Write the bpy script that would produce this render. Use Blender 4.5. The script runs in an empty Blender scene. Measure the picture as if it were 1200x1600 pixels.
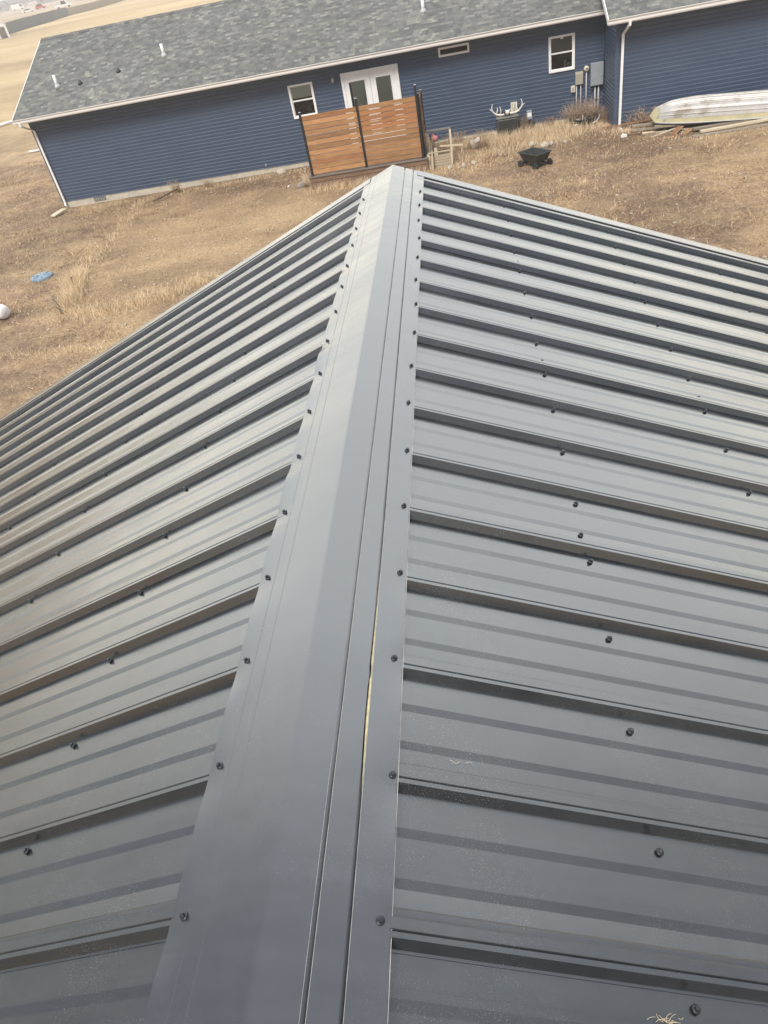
import bpy, bmesh, math, random
import numpy as np
from mathutils import Vector, Matrix, noise
rnd = random.Random(7)
R = math.radians
sc = bpy.context.scene

# ------------------------------------------------------------------ camera
GZ = 5.15                                   # ridge height above the yard
TH = R(22.04)
cam_d = bpy.data.cameras.new('camera'); cam = bpy.data.objects.new('camera', cam_d)
sc.collection.objects.link(cam); sc.camera = cam
cam_d.sensor_fit = 'VERTICAL'; cam_d.sensor_height = 24.0; cam_d.sensor_width = 18.0
cam_d.lens = 1098.146 / 1600 * 24.0
cam_d.clip_start = 0.05; cam_d.clip_end = 8000
_pi, _ya, _ro = R(39.056), R(11.014), R(-12.257)
fw = Vector((-math.sin(_ya)*math.cos(_pi), math.cos(_ya)*math.cos(_pi), -math.sin(_pi)))
r0 = Vector((math.cos(_ya), math.sin(_ya), 0)); u0 = r0.cross(fw)
rr = math.cos(_ro)*r0 + math.sin(_ro)*u0; uu = -math.sin(_ro)*r0 + math.cos(_ro)*u0
M = Matrix((rr, uu, -fw)).transposed().to_4x4(); M.translation = Vector((0.351, 0, 0.9904+GZ))
cam.matrix_world = M

# ------------------------------------------------------------------ world, sun, exposure
SUN_EL, SUN_AZ = 52.0, 200.0                # azimuth clockwise from +Y
VEIL = [(0.0, (1.0, 0.90, 0.72)), (0.12, (0.93, 0.87, 0.74)), (0.26, (0.66, 0.67, 0.64)), (0.5, (0.60, 0.625, 0.62)), (1.0, (0.54, 0.575, 0.60))]
VEIL_Y = [(-1.0, 0.07), (0.0, 0.07), (0.2, 0.16), (0.36, 0.40), (0.5, 0.92), (0.66, 1.60), (0.85, 1.62), (1.0, 1.25)]
ZEN = 0.38
VEIL_S = 1.72
w = bpy.data.worlds.new("World"); sc.world = w; w.use_nodes = True
nt = w.node_tree; nt.nodes.clear()
sky = nt.nodes.new('ShaderNodeTexSky'); sky.sky_type = 'NISHITA'; sky.sun_disc = False
sky.sun_elevation = R(SUN_EL); sky.sun_rotation = R(SUN_AZ)
sky.air_density = 1.0; sky.dust_density = 4.0; sky.ozone_density = 1.0; sky.altitude = 600
bg = nt.nodes.new('ShaderNodeBackground'); bg.inputs[1].default_value = 0.05
out = nt.nodes.new('ShaderNodeOutputWorld')
# smoky veil over the sky, by direction in the world: brightest low in the north (+Y) where the smoke glows, dull behind
geo = nt.nodes.new('ShaderNodeTexCoord'); sx_ = nt.nodes.new('ShaderNodeSeparateXYZ'); nt.links.new(geo.outputs['Generated'], sx_.inputs[0])
def world_ramp(src, stops):
    vr = nt.nodes.new('ShaderNodeValToRGB'); nt.links.new(src, vr.inputs[0])
    for _i, (_p, _c) in enumerate(stops):
        if _i > 1: vr.color_ramp.elements.new(_p)
        vr.color_ramp.elements[_i].position = _p; vr.color_ramp.elements[_i].color = (*_c, 1)
    return vr.outputs[0]
vcol = world_ramp(sx_.outputs[2], VEIL)
ym_ = nt.nodes.new('ShaderNodeMath'); ym_.operation = 'MULTIPLY_ADD'; ym_.inputs[1].default_value = 0.5; ym_.inputs[2].default_value = 0.5
nt.links.new(sx_.outputs[1], ym_.inputs[0])
vy = world_ramp(ym_.outputs[0], [((y_+1)/2, (v_/1.8,)*3) for (y_, v_) in VEIL_Y])
vs_ = nt.nodes.new('ShaderNodeMath'); vs_.operation = 'MULTIPLY'; vs_.inputs[1].default_value = VEIL_S*1.8; nt.links.new(vy, vs_.inputs[0])
vb = nt.nodes.new('ShaderNodeBackground'); nt.links.new(vcol, vb.inputs[0]); nt.links.new(vs_.outputs[0], vb.inputs[1])
ad = nt.nodes.new('ShaderNodeAddShader')
zm_ = nt.nodes.new('ShaderNodeMapRange'); zm_.inputs[1].default_value = 0.25; zm_.inputs[2].default_value = 0.85; zm_.inputs[3].default_value = 0.0; zm_.inputs[4].default_value = ZEN
nt.links.new(sx_.outputs[2], zm_.inputs[0])
zb_ = nt.nodes.new('ShaderNodeBackground'); zb_.inputs[0].default_value = (0.90, 0.95, 1.0, 1); nt.links.new(zm_.outputs[0], zb_.inputs[1])
ad2 = nt.nodes.new('ShaderNodeAddShader')
nt.links.new(sky.outputs[0], bg.inputs[0]); nt.links.new(bg.outputs[0], ad.inputs[0]); nt.links.new(vb.outputs[0], ad.inputs[1])
nt.links.new(ad.outputs[0], ad2.inputs[0]); nt.links.new(zb_.outputs[0], ad2.inputs[1]); nt.links.new(ad2.outputs[0], out.inputs[0])
sd = bpy.data.lights.new('sun', 'SUN'); sd.energy = 2.8; sd.angle = R(20); sd.color = (1.0, 0.95, 0.88)
so = bpy.data.objects.new('sun', sd); sc.collection.objects.link(so)
_e, _a = R(SUN_EL), R(SUN_AZ)
sv = Vector((math.sin(_a)*math.cos(_e), math.cos(_a)*math.cos(_e), math.sin(_e)))
so.rotation_euler = sv.to_track_quat('Z', 'Y').to_euler(); so.location = (0, 0, 60)
sc.view_settings.view_transform = 'Standard'; sc.view_settings.look = 'None'
sc.view_settings.gamma = 1.0; sc.view_settings.exposure = 0.42
sc.cycles.volume_bounces = 1

# ------------------------------------------------------------------ helpers
C = sc.collection
def tag(o, label=None, cat=None, group=None, kind=None):
    if label: o['label'] = label
    if cat: o['category'] = cat
    if group: o['group'] = group
    if kind: o['kind'] = kind
    return o
def empty(name, loc=(0, 0, 0), rz=0.0, label=None, cat=None, group=None):
    o = bpy.data.objects.new(name, None); C.objects.link(o); o.location = loc; o.rotation_euler = (0, 0, rz)
    o.empty_display_size = 0.1
    return tag(o, label, cat, group)
class MB:
    def __init__(s): s.v = []; s.f = []; s.m = []; s.sm = []
    def add(s, vs, fs, mi=0, smooth=False, T=None):
        b = len(s.v)
        for p in vs:
            p = Vector(p)
            if T is not None: p = T @ p
            s.v.append(tuple(p))
        for f in fs: s.f.append([b+i for i in f]); s.m.append(mi); s.sm.append(smooth)
        return s
    def box(s, c, d, T=None, mi=0, rot=None):
        hx, hy, hz = d[0]/2, d[1]/2, d[2]/2
        vs = [Vector((x*hx, y*hy, z*hz)) for x in (-1, 1) for y in (-1, 1) for z in (-1, 1)]
        if rot is not None: vs = [rot @ v for v in vs]
        vs = [v + Vector(c) for v in vs]
        return s.add(vs, [(0,1,3,2),(4,6,7,5),(0,4,5,1),(2,3,7,6),(0,2,6,4),(1,5,7,3)], mi, False, T)
    def bx(s, x0, x1, y0, y1, z0, z1, T=None, mi=0):
        return s.box(((x0+x1)/2, (y0+y1)/2, (z0+z1)/2), (abs(x1-x0), abs(y1-y0), abs(z1-z0)), T, mi)
    def tube(s, pts, r, n=8, mi=0, smooth=True, T=None, caps=True):
        pts = [Vector(p) for p in pts]; rs = r if isinstance(r, (list, tuple)) else [r]*len(pts)
        vs = []; up = Vector((0.13, 0.21, 0.97)).normalized()
        for i, p in enumerate(pts):
            d = (pts[min(i+1, len(pts)-1)] - pts[max(i-1, 0)]).normalized()
            a = d.cross(up)
            if a.length < 1e-3: a = d.cross(Vector((1, 0, 0)))
            a.normalize(); b = d.cross(a)
            for k in range(n):
                t = 2*math.pi*k/n; vs.append(p + (a*math.cos(t) + b*math.sin(t))*rs[i])
        fs = []
        for i in range(len(pts)-1):
            for k in range(n):
                k2 = (k+1) % n; fs.append((i*n+k, i*n+k2, (i+1)*n+k2, (i+1)*n+k))
        if caps: fs += [tuple(range(n))[::-1], tuple((len(pts)-1)*n+k for k in range(n))]
        return s.add(vs, fs, mi, smooth, T)
    def lathe(s, prof, c=(0, 0, 0), n=20, mi=0, smooth=True, T=None, rot=None):
        vs = []
        for (r, z) in prof:
            for k in range(n):
                t = 2*math.pi*k/n; v = Vector((r*math.cos(t), r*math.sin(t), z))
                if rot is not None: v = rot @ v
                vs.append(v + Vector(c))
        fs = []
        for i in range(len(prof)-1):
            for k in range(n):
                k2 = (k+1) % n; fs.append((i*n+k, i*n+k2, (i+1)*n+k2, (i+1)*n+k))
        if prof[0][0] > 1e-4: fs.append(tuple(range(n))[::-1])
        if prof[-1][0] > 1e-4: fs.append(tuple((len(prof)-1)*n+k for k in range(n)))
        return s.add(vs, fs, mi, smooth, T)
    def prism(s, poly, axis, a, b, mi=0, T=None):
        n = len(poly)
        def mk(q, h):
            return {'x': (h, q[0], q[1]), 'y': (q[0], h, q[1]), 'z': (q[0], q[1], h)}[axis]
        vs = [mk(q, a) for q in poly] + [mk(q, b) for q in poly]
        fs = [tuple(range(n))[::-1], tuple(range(n, 2*n))] + [(i, (i+1) % n, n+(i+1) % n, n+i) for i in range(n)]
        return s.add(vs, fs, mi, False, T)
    def grid(s, P, mi=0, smooth=False):
        nr, nc = len(P), len(P[0]); vs = [q for row in P for q in row]
        fs = [(i*nc+j, i*nc+j+1, (i+1)*nc+j+1, (i+1)*nc+j) for i in range(nr-1) for j in range(nc-1)]
        return s.add(vs, fs, mi, smooth)
    def build(s, name, mats, parent=None, bevel=0.0, fixn=True):
        me = bpy.data.meshes.new(name); me.from_pydata(s.v, [], s.f)
        if not isinstance(mats, (list, tuple)): mats = [mats]
        for m_ in mats: me.materials.append(m_)
        me.polygons.foreach_set('material_index', s.m); me.polygons.foreach_set('use_smooth', s.sm)
        if fixn:
            bm = bmesh.new(); bm.from_mesh(me); bmesh.ops.recalc_face_normals(bm, faces=bm.faces); bm.to_mesh(me); bm.free()
        me.update()
        o = bpy.data.objects.new(name, me); C.objects.link(o)
        if parent is not None: o.parent = parent
        if bevel:
            b = o.modifiers.new('bevel', 'BEVEL'); b.width = bevel; b.segments = 2; b.limit_method = 'ANGLE'; b.angle_limit = R(40)
        return o

def new_mat(name):
    m = bpy.data.materials.new(name); m.use_nodes = True
    t = m.node_tree; return m, t, t.nodes['Principled BSDF']
def mixrgb(t, fac, a, b, mode='MIX'):
    n = t.nodes.new('ShaderNodeMix'); n.data_type = 'RGBA'; n.blend_type = mode
    for sock, v in ((n.inputs[0], fac), (n.inputs[6], a), (n.inputs[7], b)):
        if isinstance(v, bpy.types.NodeSocket): t.links.new(v, sock)
        elif isinstance(v, (int, float)): sock.default_value = v
        else: sock.default_value = (*v, 1)
    return n.outputs[2]
def noisen(t, scale, detail=4, rough=0.5, vec=None, sc3=None):
    n = t.nodes.new('ShaderNodeTexNoise'); n.inputs['Scale'].default_value = scale
    n.inputs['Detail'].default_value = detail; n.inputs['Roughness'].default_value = rough
    co = t.nodes.new('ShaderNodeTexCoord'); src = vec or co.outputs['Object']
    if sc3:
        mp = t.nodes.new('ShaderNodeMapping'); mp.inputs['Scale'].default_value = sc3
        t.links.new(src, mp.inputs[0]); src = mp.outputs[0]
    t.links.new(src, n.inputs['Vector']); return n.outputs[0]
def ramp(t, src, stops):
    n = t.nodes.new('ShaderNodeValToRGB'); e = n.color_ramp.elements
    while len(e) < len(stops): e.new(0.5)
    for i, (p, c) in enumerate(stops):
        e[i].position = p; e[i].color = (*c, 1) if isinstance(c, (tuple, list)) else (c, c, c, 1)
    t.links.new(src, n.inputs[0]); return n.outputs[0]
def bumpn(t, b, src, dist, strength=1.0):
    n = t.nodes.new('ShaderNodeBump'); n.inputs['Distance'].default_value = dist; n.inputs['Strength'].default_value = strength
    t.links.new(src, n.inputs['Height']); t.links.new(n.outputs[0], b.inputs['Normal']); return n
def simple(name, col, rough=0.6, metal=0.0, var=0.25, scale=6.0, sc3=None, bump=0.0, col2=None):
    m, t, b = new_mat(name)
    nz = noisen(t, scale, 5, 0.6, sc3=sc3)
    c2 = col2 or tuple(min(1, c*(1+var)) for c in col); c1 = tuple(c*(1-var) for c in col) if col2 is None else col
    t.links.new(ramp(t, nz, [(0.3, c1), (0.7, c2)]), b.inputs['Base Color'])
    b.inputs['Roughness'].default_value = rough; b.inputs['Metallic'].default_value = metal
    if bump: bumpn(t, b, nz, bump)
    return m

# ---- materials
def roof_paint(name, base, dust_amt):
    m, t, b = new_mat(name)
    n1 = noisen(t, 2.2, 2, 0.4); n2 = noisen(t, 620, 2, 0.6); n3 = noisen(t, 5.0, 4, 0.6); n4 = noisen(t, 26, 5, 0.75)
    body = ramp(t, n4, [(0.35, tuple(c*0.9 for c in base)), (0.7, tuple(c*1.15+0.003 for c in base))])
    speck = ramp(t, n2, [(0.63, 0.0), (0.74, 1.0)]); area = ramp(t, n3, [(0.44, 0.0), (0.62, 1.0)])
    mu = t.nodes.new('ShaderNodeMath'); mu.operation = 'MULTIPLY'
    t.links.new(speck, mu.inputs[0]); t.links.new(area, mu.inputs[1])
    mv = t.nodes.new('ShaderNodeMath'); mv.operation = 'MULTIPLY'
    co = t.nodes.new('ShaderNodeTexCoord'); sp = t.nodes.new('ShaderNodeSeparateXYZ'); t.links.new(co.outputs['Object'], sp.inputs[0])
    ab = t.nodes.new('ShaderNodeMath'); ab.operation = 'ABSOLUTE'; t.links.new(sp.outputs[0], ab.inputs[0])
    mr = t.nodes.new('ShaderNodeMapRange'); mr.inputs[1].default_value = 0.25; mr.inputs[2].default_value = 0.9; mr.inputs[3].default_value = dust_amt; mr.inputs[4].default_value = dust_amt*0.2
    t.links.new(ab.outputs[0], mr.inputs[0]); t.links.new(mr.outputs[0], mv.inputs[1])
    t.links.new(mu.outputs[0], mv.inputs[0])
    BASEC = mv.outputs[0]
    st = noisen(t, 1.0, 5, 0.65, sc3=(2.0, 22.0, 2.0)); sm = noisen(t, 3.2, 4, 0.6)
    ra = mixrgb(t, 0.5, ramp(t, st, [(0.3, 0.14), (0.7, 0.30)]), ramp(t, sm, [(0.35, 0.16), (0.7, 0.32)]))
    t.links.new(ra, b.inputs['Roughness'])
    body2 = mixrgb(t, 1.0, body, ramp(t, mixrgb(t, 0.5, st, sm), [(0.35, 0.8), (0.65, 1.5)]), 'MULTIPLY')
    t.links.new(mixrgb(t, BASEC, body2, (0.42, 0.38, 0.32)), b.inputs['Base Color'])
    b.inputs['Specular IOR Level'].default_value = 0.5; b.inputs['IOR'].default_value = 2.15
    b.inputs['Coat Weight'].default_value = 0.0
    bumpn(t, b, n1, 0.012, 0.6)
    return m
M_ROOF = roof_paint('charcoal_roof_paint', (0.014, 0.0165, 0.018), 0.72)
M_CAP = roof_paint('charcoal_trim_paint', (0.016, 0.018, 0.022), 0.25)
M_SCREW = simple('painted_screw', (0.035, 0.038, 0.045), 0.35, 0.3)
M_GLINT = simple('gold_glint_strip', (0.60, 0.51, 0.30), 0.5, 0, 0.3, 90)  # gold colour that stands for a sun glint in the cap groove
def siding_mat():
    m, t, b = new_mat('navy_vinyl_siding')
    nz = noisen(t, 1.2, 4, 0.6, sc3=(0.5, 1, 3)); nf = noisen(t, 60, 3, 0.6, sc3=(0.08, 1, 1))
    c = ramp(t, nz, [(0.3, (0.058, 0.085, 0.138)), (0.7, (0.071, 0.101, 0.158))])
    t.links.new(c, b.inputs['Base Color']); b.inputs['Roughness'].default_value = 0.38
    bumpn(t, b, nf, 0.001)
    return m
M_SIDE = siding_mat()
M_WHITE = simple('white_trim', (0.82, 0.82, 0.81), 0.45, 0, 0.05)
M_GUTTER = simple('gutter_white', (0.80, 0.79, 0.77), 0.4, 0, 0.04, 2, (0.3, 1, 1))
M_CONC = simple('foundation_concrete', (0.50, 0.46, 0.38), 0.9, 0, 0.18, 5, bump=0.004)
M_DARKIN = simple('dark_room', (0.03, 0.03, 0.032), 0.8)
M_BLIND = simple('pale_blind', (0.66, 0.69, 0.60), 0.7, 0, 0.1, 30, (0.05, 1, 8))
M_CURT = simple('grey_blind', (0.16, 0.16, 0.155), 0.7, 0, 0.15, 20, (6, 1, 0.2))
def glass_mat():
    m, t, b = new_mat('window_glass')
    t.nodes.remove(b); o = t.nodes['Material Output']
    tr = t.nodes.new('ShaderNodeBsdfTransparent'); tr.inputs[0].default_value = (0.82, 0.85, 0.84, 1)
    gl = t.nodes.new('ShaderNodeBsdfGlossy'); gl.inputs['Roughness'].default_value = 0.02
    fr = t.nodes.new('ShaderNodeFresnel'); fr.inputs[0].default_value = 1.6
    mx = t.nodes.new('ShaderNodeMixShader')
    t.links.new(fr.outputs[0], mx.inputs[0]); t.links.new(tr.outputs[0], mx.inputs[1]); t.links.new(gl.outputs[0], mx.inputs[2])
    t.links.new(mx.outputs[0], o.inputs[0]); return m
M_GLASS = glass_mat()
def shingle_mat():
    m, t, b = new_mat('asphalt_shingles')
    co = t.nodes.new('ShaderNodeTexCoord'); sp = t.nodes.new('ShaderNodeSeparateXYZ'); t.links.new(co.outputs['Object'], sp.inputs[0])
    cb = t.nodes.new('ShaderNodeCombineXYZ'); t.links.new(sp.outputs[0], cb.inputs[0])
    ym = t.nodes.new('ShaderNodeMath'); ym.operation = 'MULTIPLY'; ym.inputs[1].default_value = 1.094
    t.links.new(sp.outputs[1], ym.inputs[0]); t.links.new(ym.outputs[0], cb.inputs[1])
    def brick(wd, off, ht=0.135):
        n = t.nodes.new('ShaderNodeTexBrick'); n.offset = off; n.offset_frequency = 2; n.squash = 0.72; n.squash_frequency = 3
        n.inputs['Scale'].default_value = 1; n.inputs['Brick Width'].default_value = wd; n.inputs['Row Height'].default_value = ht
        n.inputs['Mortar Size'].default_value = 0.004; n.inputs['Color1'].default_value = (0, 0, 0, 1); n.inputs['Color2'].default_value = (1, 1, 1, 1)
        n.inputs['Mortar'].default_value = (0.25, 0.25, 0.25, 1)
        t.links.new(cb.outputs[0], n.inputs['Vector']); return n
    b1 = brick(0.23, 0.37, 0.12); b2 = brick(0.15, 0.61, 0.12)
    base = ramp(t, b1.outputs[0], [(0.0, (0.102, 0.106, 0.103)), (0.4, (0.134, 0.136, 0.130)), (0.75, (0.158, 0.158, 0.146)), (0.92, (0.215, 0.216, 0.192))])
    sec = ramp(t, b2.outputs[0], [(0.0, (0.72, 0.73, 0.75)), (0.5, (0.95, 0.95, 0.94)), (0.8, (1.02, 1.02, 1.0)), (0.9, (1.3, 1.3, 1.2))])
    c = mixrgb(t, 0.75, base, sec, 'MULTIPLY')
    big = ramp(t, noisen(t, 0.5, 3, 0.6), [(0.3, 0.88), (0.7, 1.08)])
    c = mixrgb(t, 1.0, c, big, 'MULTIPLY')
    g = ramp(t, noisen(t, 180, 2, 0.6), [(0.2, 0.8), (0.8, 1.15)]); c = mixrgb(t, 1.0, c, g, 'MULTIPLY')
    t.links.new(c, b.inputs['Base Color']); b.inputs['Roughness'].default_value = 0.9
    bumpn(t, b, b2.outputs[0], 0.006)
    return m
M_SHIN = shingle_mat()
def ground_mat():
    m, t, b = new_mat('dry_ground')
    co = t.nodes.new('ShaderNodeTexCoord'); O = co.outputs['Object']
    n1 = noisen(t, 0.16, 6, 0.6, O); n2 = noisen(t, 1.1, 6, 0.7, O); n3 = noisen(t, 9, 6, 0.75, O); n4 = noisen(t, 55, 4, 0.7, O)
    n5 = noisen(t, 0.03, 5, 0.6, O, (0.6, 1.6, 1))
    soil = ramp(t, n3, [(0.3, (0.15, 0.098, 0.062)), (0.55, (0.26, 0.174, 0.114)), (0.75, (0.38, 0.275, 0.19))])
    straw = ramp(t, n3, [(0.3, (0.28, 0.19, 0.108)), (0.6, (0.45, 0.32, 0.188)), (0.8, (0.56, 0.43, 0.275))])
    msk = ramp(t, mixrgb(t, 0.45, n1, n2), [(0.44, 0.0), (0.56, 1.0)])
    vd = t.nodes.new('ShaderNodeVectorMath'); vd.operation = 'SUBTRACT'; vd.inputs[1].default_value = (-6.6, 21.2, 0); t.links.new(O, vd.inputs[0])
    mp_ = t.nodes.new('ShaderNodeMapping'); mp_.inputs['Scale'].default_value = (0.20, 0.21, 0); t.links.new(vd.outputs[0], mp_.inputs[0])
    ln = t.nodes.new('ShaderNodeVectorMath'); ln.operation = 'LENGTH'; t.links.new(mp_.outputs[0], ln.inputs[0])
    pt = ramp(t, mixrgb(t, 0.28, ln.outputs['Value'], n2), [(0.55, 1.0), (0.80, 0.0)])
    lt = t.nodes.new('ShaderNodeMath'); lt.operation = 'MAXIMUM'; t.links.new(msk, lt.inputs[0]); t.links.new(pt, lt.inputs[1])
    near = mixrgb(t, lt.outputs[0], soil, straw)
    near = mixrgb(t, 0.9, near, ramp(t, n4, [(0.30, 0.42), (0.5, 1.0), (0.72, 1.45)]), 'MULTIPLY')
    near = mixrgb(t, 0.85, near, ramp(t, noisen(t, 22, 5, 0.7, O), [(0.33, 0.6), (0.5, 1.0), (0.68, 1.3)]), 'MULTIPLY')
    near = mixrgb(t, 1.0, near, ramp(t, noisen(t, 0.32, 3, 0.6, O, (1.0, 1.4, 1)), [(0.35, 0.74), (0.6, 1.08)]), 'MULTIPLY')
    far = ramp(t, n5, [(0.30, (0.26, 0.185, 0.11)), (0.46, (0.42, 0.31, 0.18)), (0.65, (0.52, 0.40, 0.24))])
    far = mixrgb(t, 0.6, far, ramp(t, n2, [(0.3, 0.75), (0.7, 1.1)]), 'MULTIPLY')
    sp = t.nodes.new('ShaderNodeSeparateXYZ'); t.links.new(O, sp.inputs[0])
    mr = t.nodes.new('ShaderNodeMapRange'); mr.inputs[1].default_value = 33; mr.inputs[2].default_value = 60
    t.links.new(sp.outputs[1], mr.inputs[0])
    c = mixrgb(t, mr.outputs[0], near, far)
    # town land beyond the fence line: greyer, broken up
    mr2 = t.nodes.new('ShaderNodeMapRange'); mr2.inputs[1].default_value = 260; mr2.inputs[2].default_value = 420
    t.links.new(sp.outputs[1], mr2.inputs[0])
    n6 = noisen(t, 0.02, 6, 0.7, O, (1.0, 0.35, 1))
    town = ramp(t, n6, [(0.35, (0.13, 0.12, 0.11)), (0.5, (0.32, 0.25, 0.20)), (0.65, (0.42, 0.33, 0.25))])
    c = mixrgb(t, mr2.outputs[0], c, town)
    t.links.new(c, b.inputs['Base Color']); b.inputs['Roughness'].default_value = 0.95; b.inputs['Specular IOR Level'].default_value = 0.2
    bumpn(t, b, mixrgb(t, 0.5, n3, n4), 0.05)
    return m
M_GROUND = ground_mat()
def wood_mat(name, c1, c2, c3, boards=None, rough=0.7):
    m, t, b = new_mat(name)
    oi = t.nodes.new('ShaderNodeObjectInfo')
    nz = noisen(t, 7, 6, 0.65, sc3=(0.35, 1, 4)); fine = noisen(t, 60, 4, 0.7, sc3=(0.05, 1, 2))
    c = ramp(t, nz, [(0.28, c1), (0.52, c2), (0.75, c3)])
    c = mixrgb(t, 0.6, c, ramp(t, fine, [(0.3, 0.7), (0.7, 1.15)]), 'MULTIPLY')
    rv = ramp(t, oi.outputs['Random'], [(0.0, 0.58), (1.0, 1.18)])
    c = mixrgb(t, 0.9, c, rv, 'MULTIPLY')
    t.links.new(c, b.inputs['Base Color']); b.inputs['Roughness'].default_value = rough
    bumpn(t, b, fine, 0.002); return m
M_CEDAR = wood_mat('cedar_boards', (0.31, 0.155, 0.062), (0.45, 0.240, 0.102), (0.60, 0.345, 0.16))
M_CEDARB = wood_mat('cedar_boards_brown', (0.25, 0.11, 0.045), (0.38, 0.175, 0.07), (0.50, 0.25, 0.11))
M_DECK = wood_mat('weathered_deck', (0.135, 0.085, 0.058), (0.22, 0.135, 0.088), (0.30, 0.20, 0.135))
M_TOPDECK = wood_mat('grey_deck_boards', (0.16, 0.13, 0.11), (0.24, 0.20, 0.17), (0.32, 0.27, 0.23))
M_OLDWOOD = wood_mat('grey_lumber', (0.18, 0.15, 0.115), (0.30, 0.25, 0.19), (0.42, 0.36, 0.28))
M_TANWOOD = wood_mat('tan_lumber', (0.50, 0.41, 0.28), (0.64, 0.54, 0.39), (0.74, 0.64, 0.48))
M_REDWOOD = wood_mat('reddish_lumber', (0.25, 0.13, 0.07), (0.38, 0.21, 0.11), (0.48, 0.28, 0.16))
M_BLACK = simple('black_metal', (0.022, 0.023, 0.026), 0.45, 0.2)
M_POLY = simple('black_poly', (0.035, 0.040, 0.038), 0.5, 0, 0.3)
M_TYRE = simple('tyre_rubber', (0.02, 0.02, 0.02), 0.85)
M_GREYBOX = simple('grey_enamel', (0.30, 0.33, 0.36), 0.4, 0, 0.05)
M_BEIGEBOX = simple('beige_plastic', (0.38, 0.36, 0.29), 0.55, 0, 0.08)
M_CREAM = simple('cream_plastic', (0.62, 0.58, 0.46), 0.5, 0, 0.08)
M_PIPE = simple('grey_pipe', (0.42, 0.43, 0.43), 0.45, 0, 0.08)
M_AC = simple('ac_green_grey', (0.095, 0.10, 0.095), 0.5, 0.1, 0.1)
M_BONE = simple('antler_bone', (0.80, 0.76, 0.68), 0.6, 0, 0.15, 20)
M_POT = simple('pink_pot', (0.50, 0.19, 0.18), 0.6, 0, 0.1)
M_STONE = simple('pale_stone', (0.42, 0.36, 0.28), 0.9, 0, 0.25, 12, bump=0.01)
M_LID = simple('blue_grey_lid', (0.17, 0.235, 0.29), 0.6, 0, 0.12)
M_TWIG = simple('dry_brush', (0.27, 0.19, 0.13), 0.9, 0, 0.4, 9)
M_ORANGE = simple('orange_frame', (0.45, 0.12, 0.04), 0.5)
def boat_mat():
    m, t, b = new_mat('aluminium_hull')
    n1 = noisen(t, 2.2, 6, 0.7); n2 = noisen(t, 14, 5, 0.7)
    c = ramp(t, n1, [(0.3, (0.54, 0.53, 0.51)), (0.52, (0.47, 0.45, 0.42)), (0.66, (0.28, 0.24, 0.19)), (0.8, (0.47, 0.45, 0.42))])
    c = mixrgb(t, 0.5, c, ramp(t, n2, [(0.3, 0.75), (0.7, 1.1)]), 'MULTIPLY')
    t.links.new(c, b.inputs['Base Color']); b.inputs['Metallic'].default_value = 0.25; b.inputs['Roughness'].default_value = 0.5
    return m
M_HULL = boat_mat()
M_STRIPE = simple('beige_hull_paint', (0.50, 0.45, 0.28), 0.5, 0, 0.12, 4)
M_GRASS = [simple('straw_blade', (0.62, 0.47, 0.29), 0.85, 0, 0.25, 3), simple('tan_blade', (0.45, 0.31, 0.178), 0.85, 0, 0.25, 3),
           simple('brown_blade', (0.205, 0.128, 0.078), 0.9, 0, 0.25, 3), simple('pale_blade', (0.74, 0.60, 0.41), 0.85, 0, 0.2, 3)]

# ------------------------------------------------------------------ ground
def sst(a, b, x):
    t = min(1, max(0, (x-a)/(b-a))); return t*t*(3-2*t)
def G(x, y):
    r = math.hypot(x, y)
    z = -0.05 + 0.13*sst(-14, 1, x)
    z += 2.55*sst(48, 172, r) + 0.010*max(0, r-250) + 0.004*max(0, r-620)
    z += 0.05*noise.noise(Vector((x*0.25, y*0.25, 0)))*(1-sst(22, 26, y)*(1-sst(34, 40, y)))
    if r > 60: z += sst(60, 200, r)*0.5*noise.noise(Vector((x*0.02, y*0.02, 3)))
    return z
def axis_lines(a, b, step, far, grow=1.18):
    L = []; v = a
    while v <= b: L.append(v); v += step
    s_ = step; v = b
    while v < far: s_ *= grow; v += s_; L.append(v)
    s_ = step; v = a
    while v > -far: s_ *= grow; v -= s_; L.insert(0, v)
    return L
xs = axis_lines(-26, 14, 0.4, 1700); ys = axis_lines(2, 34, 0.4, 1700)
g = MB(); g.grid([[(x, y, G(x, y)) for x in xs] for y in ys], smooth=True)
tag(g.build('ground', M_GROUND, fixn=False), kind='structure')

# ------------------------------------------------------------------ near metal roof
S = 0.2286
T_ = math.tan(TH)
XE = 6.2                                     # horizontal half width
YN, YF = -12.0, 4.16
shed = empty('metal_roof_shed', (0, 0, 0), 0, 'shed with charcoal ribbed metal gable roof and ridge cap in the foreground', 'shed')
RIBH = 0.019
PROF = [(-0.0225, 0), (-0.0140, RIBH), (-0.0065, RIBH), (-0.0045, RIBH-0.0024), (-0.0025, RIBH), (0.012, RIBH), (0.0205, 0.0042), (0.0285, 0.0042), (0.0325, 0.0),
        (0.0580, 0), (0.0730, 0.0017), (0.0860, 0.0017), (0.0868, 0), (0.1340, 0), (0.1490, 0.0017), (0.1610, 0.0017), (0.1618, 0)]
def zs(x): return GZ - abs(x)*T_
NX = [0.114, 0.5, 0.9, 1.3, 1.7, 2.1, 2.6, 3.1, 3.6, 4.1, 4.7, 5.4, XE]
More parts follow.
